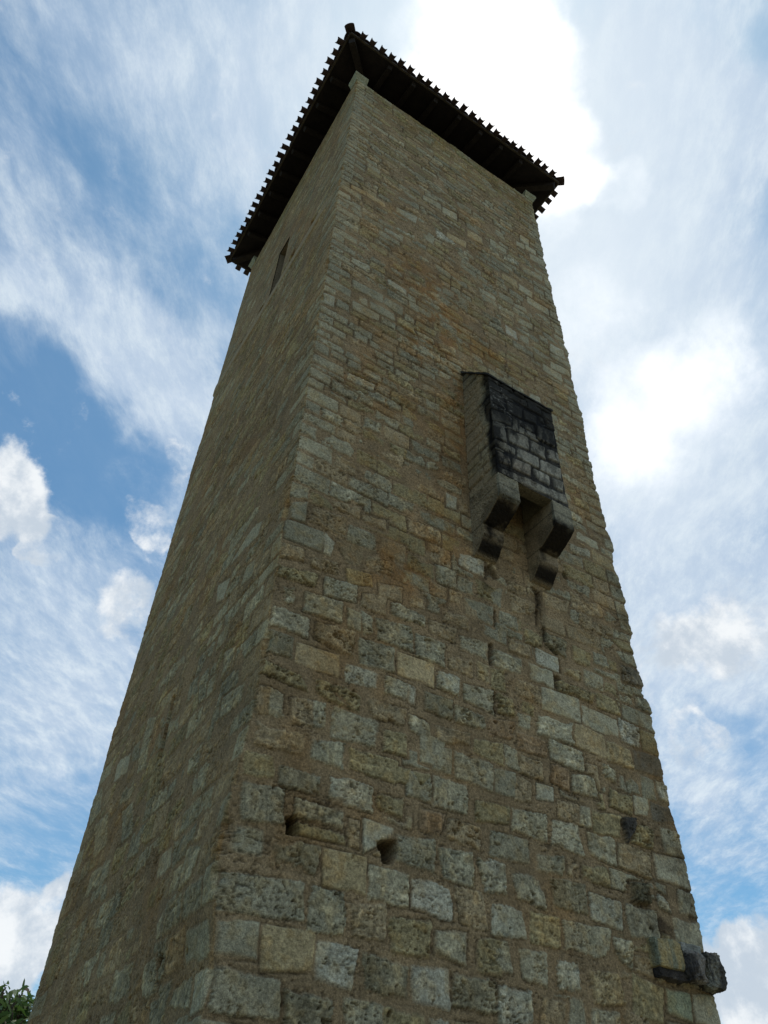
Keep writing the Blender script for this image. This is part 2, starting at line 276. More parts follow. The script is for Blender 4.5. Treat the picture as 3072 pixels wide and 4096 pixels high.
STONES_RIGHT="""gs -0.005,8.22 0.277,8.349 0.28,7.995 0.028,7.968
gs 0.011,7.933 0.55,7.975 0.553,7.64 0.03,7.633
bp 0.35,8.305 0.825,8.364 0.842,8.035 0.332,8.058
ws 0.558,7.971 0.702,7.876 0.655,7.647 0.567,7.647
gp 0.872,8.268 1.278,8.292 1.307,8.015 0.884,7.985
bp 0.591,8.531 1.046,8.684 1.029,8.425 0.743,8.405
bp 1.053,8.552 1.447,8.645 1.437,8.448 1.094,8.403
bs 1.376,8.304 1.758,8.328 1.745,8.029 1.338,8.048
ms 0.721,7.921 1.132,8.019 1.104,7.692 0.896,7.627
bp 1.168,7.93 1.583,7.952 1.557,7.731 1.179,7.727
br -0.027,7.538 0.314,7.574 0.34,7.405 -0.043,7.31
bd 0.422,7.502 0.78,7.573 0.779,7.407 0.452,7.353
yd -0.007,7.201 0.531,7.277 0.508,7.094 0.001,7.049
lp 0.629,7.306 1.064,7.358 1.065,7.104 0.633,7.033
op 0.893,7.559 1.262,7.63 1.271,7.434 0.931,7.347
bp 1.344,7.533 1.719,7.617 1.707,7.379 1.367,7.346
lr 0.095,6.954 0.28,6.977 0.278,6.723 0.132,6.682
lh 0.396,6.982 0.889,7.029 0.892,6.729 0.388,6.696
bp 1.143,7.28 1.474,7.36 1.483,7.093 1.133,7.071
lr 1.553,7.313 2.056,7.331 2.055,7.122 1.566,7.127
bv 1.816,7.576 2.058,7.597 2.057,7.38 1.818,7.377
lh 0.957,6.996 1.133,6.963 1.14,6.718 0.971,6.702
lh 1.137,7.011 1.302,6.956 1.304,6.747 1.185,6.685
lr -0.006,6.645 0.484,6.62 0.492,6.37 0.019,6.347
br 0.564,6.624 1.079,6.672 1.075,6.316 0.561,6.397
gr 1.337,7.001 1.867,7.062 1.877,6.716 1.365,6.682
kp -0.004,6.296 0.31,6.312 0.332,6.04 0.014,6.051
Os 0.36,6.277 0.898,6.305 0.908,6.026 0.363,5.999
gh 1.139,6.623 1.615,6.661 1.624,6.335 1.146,6.273
Os 1.652,6.644 2.185,6.653 2.179,6.318 1.659,6.328
gh 1.908,7.001 2.356,7.003 2.331,6.643 1.922,6.682
bh 2.407,6.89 2.786,6.926 2.742,6.663 2.414,6.686
bp 2.343,7.553 2.815,7.634 2.784,7.363 2.338,7.351
lp 2.604,7.249 3.045,7.296 3.008,7.021 2.593,7.014
bp 2.113,7.273 2.55,7.325 2.512,7.09 2.124,7.1
gs 2.71,7.902 3.205,7.947 3.161,7.614 2.741,7.647
yp 2.919,8.307 3.35,8.356 3.316,7.994 2.912,7.975
yd -0.025,5.918 0.471,5.882 0.564,5.726 -0.039,5.775
yd 0.659,5.897 1.059,5.959 1.185,5.872 1.183,5.682
yd 0.659,5.897 1.183,5.682 0.885,5.684 0.675,5.751
wp 0.979,6.223 1.398,6.252 1.379,6.056 0.989,6
lr 1.497,6.273 1.814,6.247 1.802,6.039 1.492,6.015
wv 1.814,6.261 1.924,6.23 1.902,5.993 1.802,6.013
bp -0.048,5.613 0.137,5.64 0.136,5.333 0.002,5.313
lp 0.137,5.64 0.285,5.606 0.306,5.365 0.14,5.346
bv 0.37,5.599 0.623,5.647 0.654,5.358 0.396,5.312
lv 0.623,5.647 0.777,5.673 0.805,5.381 0.655,5.347
bh -0.006,5.254 0.581,5.255 0.583,5.031 0.027,4.988
lp 0.888,5.648 1.437,5.663 1.398,5.348 0.868,5.307
br 1.292,5.882 1.789,5.929 1.764,5.715 1.329,5.679
lr 1.803,5.882 2.104,5.847 2.101,5.642 1.848,5.678
gv 0.669,5.224 1.043,5.29 1.041,5.006 0.654,5.03
yh 1.095,5.27 1.69,5.279 1.669,5.032 1.123,5.051
yh 1.507,5.586 1.779,5.619 1.796,5.368 1.49,5.339
ls 1.974,5.73 2.318,5.681 2.237,5.349 1.973,5.359
yp -0.031,4.908 0.254,4.926 0.282,4.735 -0.024,4.682
gr 0.318,4.87 0.834,4.895 0.843,4.676 0.333,4.687
wh 0.871,4.938 1.392,4.925 1.393,4.657 0.879,4.664
gv -0.024,4.622 0.404,4.654 0.436,4.337 0.005,4.281
lr 0.544,4.6 1.096,4.605 1.086,4.431 0.542,4.44
yd 1.457,4.876 1.776,4.892 1.754,4.692 1.451,4.724
gp 1.811,5.207 2.124,5.222 2.119,4.946 1.801,4.943
yp 1.863,5.224 2.116,5.243 2.093,4.957 1.846,4.942
lv 2.146,5.251 2.6,5.254 2.582,4.934 2.131,4.919
Rv 1.978,4.865 2.303,4.866 2.201,4.602 1.959,4.629
ws 1.301,4.593 1.661,4.575 1.654,4.5 1.321,4.255
gp 1.689,4.522 2.153,4.568 2.147,4.239 1.677,4.262
cs 0.883,4.227 1.363,4.236 1.374,3.891 0.916,3.893
lh 1.392,4.174 1.844,4.171 1.839,3.874 1.399,3.87
Wp 1.871,4.156 2.364,4.177 2.351,3.841 1.873,3.88
gv 2.18,4.515 2.639,4.555 2.637,4.216 2.228,4.206
lr 2.695,4.515 3.074,4.527 3.044,4.223 2.769,4.199
kr 0.302,4.19 0.883,4.227 0.83,3.978 0.338,3.953
gr 0.796,3.869 1.167,3.878 1.162,3.531 0.806,3.507
bv 1.203,3.808 1.605,3.857 1.598,3.555 1.269,3.537
bv 2.392,4.183 2.729,4.177 2.779,3.841 2.45,3.851
yr 1.641,3.761 2.096,3.803 2.091,3.486 1.649,3.466
lr 2.146,3.734 2.519,3.784 2.503,3.487 2.142,3.531
Wp 0.9,3.452 1.313,3.449 1.267,3.124 0.924,3.153
kr 1.369,3.423 1.86,3.391 1.831,3.132 1.385,3.14
Wp 1.876,3.405 2.293,3.443 2.298,3.107 1.886,3.117
cs 0.354,3.487 0.879,3.507 0.911,3.206 0.408,3.143
kd 0.638,3.048 1.099,3.047 1.105,2.817 0.673,2.787
gv 1.198,3.071 1.585,3.067 1.578,2.84 1.216,2.84
kd 2.343,3.414 2.853,3.413 2.829,3.144 2.316,3.15
yh 2.645,3.765 2.961,3.777 2.93,3.462 2.625,3.468
yh 1.6,3.058 2.021,3.055 2.02,2.89 1.607,2.865
wr 2.069,3.028 2.295,3.033 2.291,2.921 2.067,2.896
yp 1.504,5.207 1.844,5.235 1.845,5.071 1.51,5.046
gp -0.082,3.824 0.737,3.881 0.761,3.572 -0.05,3.521
gs -0.043,3.459 0.339,3.499 0.374,3.211 -0.009,3.186
lp 0,3.137 0.606,3.108 0.635,2.823 0.042,2.829
lp 2.611,7.223 3.038,7.276 3.019,7.029 2.592,7.01
lh 3.131,7.247 3.637,7.258 3.588,6.999 3.116,6.97
bh 3.431,7.512 3.8,7.536 3.775,7.342 3.409,7.303
Ws 3.896,7.556 4.322,7.546 4.28,7.294 3.879,7.298
Ls 3.72,7.272 4.163,7.269 4.146,6.988 3.71,6.979
kd 4.118,7.905 4.529,7.887 4.457,7.596 4.099,7.651
yd 3.739,7.789 4.083,7.802 4.019,7.62 3.712,7.57
yp 4.626,7.871 4.99,7.866 4.938,7.617 4.594,7.595
cr 4.393,7.453 4.75,7.48 4.71,7.281 4.331,7.313
yd 4.206,7.186 4.884,7.175 4.826,6.993 4.202,6.991
Ls 3.903,6.952 4.576,6.99 4.539,6.605 3.87,6.603
Lh 3.754,6.52 4.385,6.572 4.344,6.251 3.728,6.208
Lh 3.925,6.211 4.475,6.189 4.456,5.917 3.909,5.942
Rv 3.915,5.876 4.189,5.885 4.162,5.591 3.863,5.649
lr 4.251,5.848 4.591,5.886 4.627,5.639 4.205,5.596
bh 3.474,6.927 3.882,6.929 3.861,6.66 3.429,6.682
lp 2.625,6.539 3.085,6.609 3.072,6.272 2.613,6.305
yd 3.134,6.596 3.385,6.592 3.407,6.336 3.125,6.317
yp 3.06,6.903 3.289,6.986 3.288,6.634 3.055,6.643
cp 2.845,6.949 3.045,6.929 3.025,6.678 2.844,6.689
wr 2.25,6.596 2.589,6.614 2.551,6.299 2.214,6.353
bh 2.401,6.891 2.794,6.93 2.762,6.675 2.425,6.674
kp 2.048,6.227 2.433,6.245 2.423,5.983 2.046,5.996
lr 2.454,6.197 2.938,6.201 2.908,6.013 2.46,5.981
bh 2.19,5.857 2.683,5.891 2.674,5.744 2.2,5.667
yh 2.713,5.873 3.168,5.916 3.14,5.633 2.7,5.675
lp 2.043,5.583 2.402,5.626 2.383,5.301 2.137,5.305
lh 2.438,5.624 2.983,5.602 2.955,5.272 2.418,5.298
Rh 3.422,6.171 3.875,6.168 3.858,5.941 3.376,5.91
lp 3.184,5.921 3.372,5.883 3.377,5.647 3.173,5.655
br 3.416,5.842 3.743,5.841 3.743,5.617 3.374,5.621
gs 2.995,5.567 3.325,5.607 3.274,5.294 2.969,5.264
ws 3.623,5.572 3.902,5.582 3.872,5.396 3.611,5.367
Rp 2.97,6.197 3.384,6.272 3.324,6.031 2.952,5.972
bv 3.321,5.568 3.54,5.55 3.524,5.308 3.272,5.27
yp 2.701,5.125 3.174,5.149 3.155,4.971 2.687,4.898
lh 3.211,5.172 3.727,5.202 3.708,4.9 3.2,4.915
bv 3.929,5.437 4.276,5.466 4.227,5.21 3.893,5.215
lv 4.276,5.466 4.474,5.486 4.439,5.225 4.227,5.21
Lp 3.812,5.167 4.21,5.22 4.284,4.84 3.765,4.873
yh 4.485,5.445 4.957,5.501 4.892,5.237 4.465,5.167
lh 4.351,5.169 4.783,5.198 4.76,4.86 4.348,4.881
Dr 4.962,5.48 5.209,5.517 5.174,5.389 5,5.19
yd 5.214,5.458 5.533,5.473 5.442,5.202 5.085,5.209
gp 2.894,4.844 3.433,4.864 3.414,4.592 2.855,4.572
gp 3.519,4.741 3.95,4.808 3.89,4.565 3.49,4.533
wr 2.725,4.52 3.045,4.539 3.056,4.243 2.764,4.198
lr 3.152,4.476 3.57,4.5 3.589,4.179 3.152,4.18
kv 3.691,4.512 4.186,4.535 4.16,4.235 3.698,4.235
wp 4.235,4.469 4.717,4.46 4.67,4.161 4.204,4.195
bh 4.838,5.139 5.395,5.149 5.321,4.826 4.78,4.865
Kd 4.913,4.704 5.198,4.747 5.188,4.509 4.875,4.489
lr 4.773,4.457 5.271,4.459 5.238,4.159 4.776,4.113
cr 4.876,4.35 5.044,4.343 5.052,4.171 4.831,4.182
wp 2.848,4.101 3.258,4.131 3.27,3.853 2.823,3.811
yh 3.353,4.125 3.747,4.126 3.713,3.825 3.314,3.827
lp 3.797,4.123 4.492,4.137 4.382,3.818 3.778,3.825
lh 2.657,3.752 3.016,3.779 3.048,3.512 2.652,3.474
lp 3.148,3.736 3.51,3.761 3.478,3.45 3.179,3.49
wd 3.646,3.717 3.943,3.74 3.923,3.47 3.619,3.46
ld 4.512,4.069 4.782,4.066 4.726,3.79 4.508,3.837
cd 4.081,3.684 4.486,3.743 4.531,3.445 4.087,3.398
wd 2.859,3.385 3.257,3.39 3.249,3.105 2.829,3.056
br 3.403,3.359 3.712,3.359 3.644,3.152 3.338,3.116
lh 4.03,3.36 4.427,3.368 4.407,3.222 3.991,3.173
yv 4.717,3.755 5.146,3.68 5.07,3.32 4.626,3.351
bd 4.514,3.379 4.817,3.417 4.881,3.277 4.476,3.23
lp 5.659,5.524 6.016,5.544 6.018,5.214 5.647,5.205
Ls 5.434,5.17 6.028,5.195 6.034,4.824 5.415,4.851
lp 5.733,4.791 6.049,4.801 6.04,4.517 5.673,4.52
Ls 5.506,4.471 6.027,4.48 6.034,4.151 5.465,4.116
Ls 5.608,3.695 6.047,3.736 6.037,3.419 5.56,3.402
ts 5.188,3.697 5.578,3.69 5.545,3.4 5.149,3.443
wr 5.368,4.671 5.499,4.636 5.513,4.492 5.334,4.537
Ls 4.584,6.914 5.257,6.893 5.24,6.584 4.556,6.58
Os 4.428,6.585 4.926,6.558 4.907,6.226 4.363,6.242
Wr 5.287,6.935 5.664,6.909 5.674,6.582 5.254,6.565
ys 5.706,6.906 6.036,6.911 5.999,6.584 5.674,6.582
gs 5.437,7.212 6.029,7.204 6.012,6.936 5.396,6.969
es 5.447,6.516 6.011,6.556 6.003,6.237 5.417,6.225
ch 4.965,6.479 5.394,6.5 5.38,6.229 4.919,6.201
ld 4.817,6.158 5.046,6.107 5.022,5.932 4.76,5.903
gs 5.5,6.175 5.753,6.17 5.723,5.877 5.468,5.854
Wd 5.774,6.176 6.016,6.153 6.018,5.881 5.761,5.872
Ls 5.298,5.852 5.546,5.86 5.521,5.581 5.247,5.595
es 5.578,5.84 5.981,5.857 5.987,5.638 5.537,5.571
yd 4.864,5.808 5.254,5.827 5.184,5.566 4.81,5.58
yr 4.935,7.209 5.291,7.197 5.361,6.99 4.902,6.971
lp 4.769,7.555 5.147,7.536 5.128,7.275 4.728,7.254
ed 5.587,7.889 5.981,7.904 6,7.659 5.559,7.612
gh 5.762,7.422 6.023,7.44 6.022,7.252 5.735,7.243
yp 5.479,8.331 5.975,8.371 5.999,8.208 5.712,8.213
yp 5.121,7.509 5.372,7.529 5.375,7.291 5.085,7.26
Os 0.257,17.704 0.621,17.797 0.631,17.612 0.268,17.552
Os 0.621,17.797 1.1,17.824 1.106,17.637 0.648,17.601
cs 0.476,17.95 0.867,18.005 0.893,17.804 0.57,17.8
ws 1.392,18.024 1.93,18.084 1.894,17.751 1.38,17.768
Ls 2.651,19.518 3.095,19.611 3.079,19.238 2.642,19.187
Os 2.733,18.319 3.315,18.42 3.279,18.11 2.732,18.045
Os 3.335,19.146 3.849,19.233 3.841,18.852 3.335,18.772
Wd 2.424,17.995 2.97,18.047 2.922,17.807 2.418,17.67
wd 1.381,16.985 1.826,17.054 1.827,16.935 1.384,16.896
wp 1.122,16.705 1.571,16.834 1.559,16.527 1.126,16.579
Ls 4.096,19.468 4.603,19.459 4.57,19.22 4.071,19.166
wr 4.455,19.032 4.979,19.17 4.928,18.92 4.456,18.834
Ls 5.179,20.872 5.482,20.904 5.453,20.504 5.164,20.559
Ls 5.317,20.503 5.687,20.533 5.668,20.296 5.306,20.239
Ls 4.984,20.364 5.285,20.433 5.275,20.17 4.977,20.103
Ls 5.447,20.172 5.976,20.293 5.968,19.933 5.399,19.84
cs 4.293,17.999 4.774,18.128 4.749,17.738 4.286,17.716
Ls 4.804,18.034 5.24,18.05 5.199,17.738 4.764,17.691
ls 4.124,17.028 4.556,17.086 4.529,16.833 4.122,16.798
Ls 5.006,17.679 5.67,17.692 5.666,17.395 5.006,17.354
ls 4.542,16.959 4.931,17.084 4.922,16.849 4.565,16.809
ls 4.556,16.387 5.034,16.505 5.001,16.261 4.57,16.184
Ws 4.191,15.776 4.5,15.73 4.502,15.427 4.174,15.43
ls 4.541,15.765 4.826,15.798 4.824,15.491 4.522,15.444
wr 0.446,14.78 0.843,14.805 0.853,14.615 0.485,14.643
ws 1.251,14.783 1.682,14.775 1.684,14.582 1.272,14.582
Ls -0.024,17.119 0.28,17.147 0.294,16.944 -0.018,16.936
ls 5.063,19.156 5.706,19.231 5.656,18.887 5.022,18.818
gs 0.014,14.161 0.473,14.191 0.484,14.035 0.009,13.918
gs 0.537,14.087 1.184,14.138 1.194,13.847 0.557,13.802
gs 1.214,14.097 1.615,14.091 1.62,13.798 1.194,13.847
gs 0.914,13.704 1.46,13.724 1.465,13.507 0.926,13.469
ls 0.584,13.4 1.138,13.439 1.133,13.239 0.599,13.174
lh 2.401,13.643 2.791,13.743 2.81,13.454 2.442,13.416
lp 1.918,13.59 2.294,13.62 2.307,13.5 1.963,13.496
gs 2.55,15.755 2.841,15.765 2.814,15.531 2.56,15.502
gs 2.262,15.637 2.53,15.63 2.508,15.453 2.259,15.425
ls 2.083,19.405 2.613,19.581 2.625,19.272 2.081,19.152
gs 1.416,18.582 1.967,18.733 1.966,18.46 1.383,18.404
gp 3.107,20.364 3.576,20.472 3.557,20.15 3.136,20.06
Ls 5.425,20.14 5.893,20.251 5.866,19.977 5.409,19.917
cs 5.043,19.143 5.679,19.234 5.648,18.936 5.026,18.894
Os 4.326,18.012 4.776,18.019 4.746,17.759 4.307,17.814
ws 5.494,16.136 5.883,16.177 5.891,15.821 5.453,15.8
Ls 5.38,15.404 5.919,15.461 5.918,15.203 5.379,15.188
Ls 5.126,15.105 5.656,15.118 5.652,14.837 5.133,14.858
ws 4.56,13.718 4.869,13.765 4.878,13.547 4.55,13.487
cs 4.557,16.398 5.026,16.459 5.015,16.292 4.545,16.199
ls 5.339,18.711 5.913,18.737 5.902,18.505 5.325,18.511
lp 4.461,19.033 4.954,19.131 4.947,18.969 4.487,18.924
gs 5.669,18.47 5.94,18.504 5.923,18.163 5.656,18.132
gs 5.712,17.691 5.931,17.748 5.901,17.414 5.691,17.399
Wp 2.618,8.671 3.093,8.703 3.08,8.379 2.65,8.425
gs 2.922,8.307 3.409,8.349 3.328,7.968 2.924,8.006
bs 2.705,7.848 3.194,7.911 3.174,7.676 2.692,7.598
ws 2.458,9.731 2.665,9.742 2.642,9.471 2.46,9.448
Ls 5.147,10.359 5.648,10.33 5.632,10.127 5.106,10.143
cs 5.426,10.082 5.927,10.05 5.958,9.821 5.424,9.811
wp 4.94,9.978 5.413,10.021 5.345,9.826 4.932,9.786
bp 3.538,8.295 4.002,8.34 3.939,8.052 3.53,8.01
bp 4.171,8.618 4.702,8.663 4.627,8.38 4.145,8.357
ws 4.554,13.733 4.869,13.724 4.873,13.531 4.549,13.573
Ls 5.388,15.404 5.924,15.434 5.939,15.221 5.364,15.138
Ls 5.115,15.077 5.643,15.042 5.64,14.822 5.097,14.844
ws -0.024,13.147 0.251,13.211 0.255,12.892 -0.003,12.825
ws 0.478,14.77 0.844,14.784 0.828,14.591 0.462,14.62
gs -0.015,11.371 0.556,11.41 0.564,11.168 -0.012,11.155
gs 0.018,11.754 0.269,11.73 0.281,11.48 0.015,11.491
ls 0.552,14.062 0.984,14.058 0.995,13.822 0.567,13.828
ls 0.595,13.413 1.013,13.44 1.025,13.181 0.613,13.158
wp 0.627,11.339 1.129,11.403 1.095,11.223 0.64,11.163
gp 0.4,10.984 0.849,10.925 0.816,10.783 0.4,10.747"""
STONES_LEFT="""gs 0.645,3.504 0.105,3.471 0.025,3.192 0.633,3.184
ws 0.307,3.115 -0.014,3.11 -0.094,2.841 0.25,2.819
ws 2.045,4.512 1.623,4.515 1.508,4.268 1.98,4.251
lh 1.017,4.303 0.58,4.199 0.684,3.951 1.006,3.895
lv 1.738,3.451 1.405,3.44 1.224,3.124 1.608,3.136
gv 2.648,3.935 2.369,3.922 2.368,3.774 2.598,3.774
gv 0.774,3.097 0.381,3.111 0.332,2.879 0.808,2.972
lr 1.733,5.499 1.328,5.531 1.309,5.19 1.654,5.257
ws 5.492,6.907 4.763,6.797 4.703,6.463 5.347,6.532
lh 4.257,6.706 3.757,6.638 3.595,6.098 4.042,6.163
lv 4.257,7.138 3.741,6.938 3.784,6.676 4.227,6.666
lh 6.744,6.73 6.069,6.734 5.659,6.192 6.148,6.127
lh 5.75,6.002 5.162,6.028 4.708,5.43 5.245,5.388
gh 4.269,5.735 3.824,5.733 3.485,5.203 3.896,5.191
lh 5.327,4.479 4.685,4.493 4.568,4.077 4.991,3.953
ws 1.111,8.642 0.802,8.472 0.872,8.267 1.862,8.418
ls 1.066,7.876 0.801,7.814 0.786,7.54 1.161,7.612
ws 2.24,8.34 1.709,8.121 1.782,7.797 2.126,7.948
lh 1.232,6.644 0.866,6.572 0.973,6.335 1.175,6.269
lh 0.971,5.914 0.368,5.824 0.371,5.591 0.901,5.641
gh 2.046,6.702 1.702,6.711 1.653,6.259 1.808,6.234"""
CRACKS=[[(3.054, 7.315), (3.156, 7.335), (3.112, 6.961), (3.037, 6.934)], [(3.069, 6.619), (3.142, 6.591), (3.09, 6.257), (3.063, 6.262)], [(4.149, 7.264), (4.248, 7.25), (4.322, 7.26), (4.3, 7.186), (4.187, 7.131)], [(4.16, 7.17), (4.203, 7.168), (4.183, 6.993), (4.15, 6.989)], [(4.299, 7.554), (4.35, 7.539), (4.336, 7.29), (4.29, 7.298)], [(3.087, 8.472), (3.198, 8.753), (3.355, 8.481), (3.261, 8.439)], [(3.976, 8.67), (4.069, 8.573), (4.124, 8.46), (4.037, 8.423)], [(4.672, 9.276), (4.783, 9.253), (4.745, 9.112), (4.658, 9.121)], [(4.061, 8.606), (4.141, 8.614), (4.08, 8.286), (4.023, 8.262)], [(4.001, 8.253), (4.058, 8.27), (4.022, 7.947), (3.963, 7.929)], [(4.089, 7.974), (4.151, 7.983), (4.13, 7.716), (4.078, 7.72)], [(4.11, 7.738), (4.343, 7.639), (4.321, 7.566), (4.1, 7.669)], [(3.092, 8.616), (3.168, 8.628), (3.118, 8.365), (3.067, 8.374)], [(3.198, 7.913), (3.248, 7.919), (3.228, 7.621), (3.181, 7.617)], [(3.918, 8.643), (3.986, 8.64), (4.059, 8.423), (4.02, 8.39)], [(4.65, 6.189), (4.821, 6.173), (4.84, 6.136), (4.758, 6.141)]]
STONES_FRONT="""ls 2.901,9.986 4.266,10.126 4.285,9.947 2.93,9.804
gs 2.94,9.783 3.226,9.831 3.232,9.677 2.928,9.529
bs 2.932,10.337 3.174,10.346 3.178,10.153 2.933,10.088
bs 3.224,10.363 3.6,10.408 3.587,10.122 3.21,10.118
ls 3.646,10.379 3.977,10.392 3.978,10.156 3.627,10.145
ls 4.059,10.426 4.297,10.451 4.271,10.157 4.015,10.149
gs 3.37,10.669 3.808,10.722 3.779,10.43 3.331,10.443
ls 3.843,10.7 4.299,10.77 4.27,10.45 3.802,10.416
ks 3.22,11.02 3.638,11.095 3.622,10.769 3.213,10.716
ks 3.688,11.081 3.992,11.091 3.969,10.762 3.661,10.779
ls 4.036,11.119 4.283,11.152 4.277,10.876 4.019,10.837
ks 2.871,11.031 3.152,11.097 3.16,10.682 2.862,10.637
ks 3.248,11.803 3.595,11.815 3.571,11.505 3.24,11.471
ks 3.89,11.59 4.283,11.657 4.245,11.251 3.851,11.217
ks 3.62,11.799 3.925,11.843 3.9,11.565 3.614,11.534
ks 2.882,11.319 3.31,11.391 3.285,11.155 2.871,11.031"""
H1=[(0.453, 4.409), (0.573, 4.445), (0.612, 4.385), (0.622, 4.277), (0.483, 4.245)]
H2=[(1.457, 4.411), (1.69, 4.478), (1.701, 4.38), (1.653, 4.221), (1.542, 4.212)]
TREE_X,TREE_Y=-0.1,8.7

# ------------------------------------------------------------------ ground
g = []
gs = 1500.0
xs = np.concatenate([[-gs, -300, -80], np.linspace(-30, 30, 61), [80, 300, gs]])
X, Y = np.meshgrid(xs, xs); Zg = 0.12 * (fb2(X * 0.2, Y * 0.2, 3) - 0.5) * (np.abs(X) < 40) * (np.abs(Y) < 40) - 0.03
n = len(xs); idx = np.arange(n * n).reshape(n, n)
F = np.stack([idx[:-1, :-1], idx[:-1, 1:], idx[1:, 1:], idx[1:, :-1]], -1).reshape(-1, 4)
ground = mesh_obj('ground', np.stack([X, Y, Zg], -1).reshape(-1, 3), F, M_GROUND, None, True); tag(ground, kind='structure')

# ------------------------------------------------------------------ masonry
TONE = dict(g=(.305, .288, .212), l=(.355, .33, .24), b=(.335, .270, .172), y=(.310, .265, .155), w=(.41, .395, .31), W=(.44, .43, .355),
            L=(.44, .415, .31), O=(.45, .365, .225), o=(.35, .26, .13), c=(.37, .305, .185), R=(.30, .215, .13), k=(.265, .24, .165),
            D=(.065, .06, .055), K=(.13, .12, .08), e=(.215, .19, .145), t=(.32, .35, .25), m=(.30, .235, .145))
WARM = np.array((.965, .945, .86))
MORTAR = np.array((.272, .204, .124)) * WARM
def parse(s):
    out = []
    for l in s.strip().split('\n'):
        a, *p = l.split()
        out.append((a[0], a[1], [tuple(map(float, q.split(','))) for q in p]))
    return out
def poly_d(uu, zz, P, k=150.0):
    P = np.array(P, float)
    a = 0.5 * np.sum(P[:, 0] * np.roll(P[:, 1], -1) - np.roll(P[:, 0], -1) * P[:, 1])
    if a < 0: P = P[::-1]
    acc = 0
    for i in range(len(P)):
        p, q = P[i], P[(i + 1) % len(P)]
        e = q - p; ln = math.hypot(*e)
        if ln < 1e-4: continue
        d = ((uu - p[0]) * -e[1] + (zz - p[1]) * e[0]) / ln
        acc = acc + np.exp(np.clip(-k * d, -60, 60))
    return -np.log(acc) / k
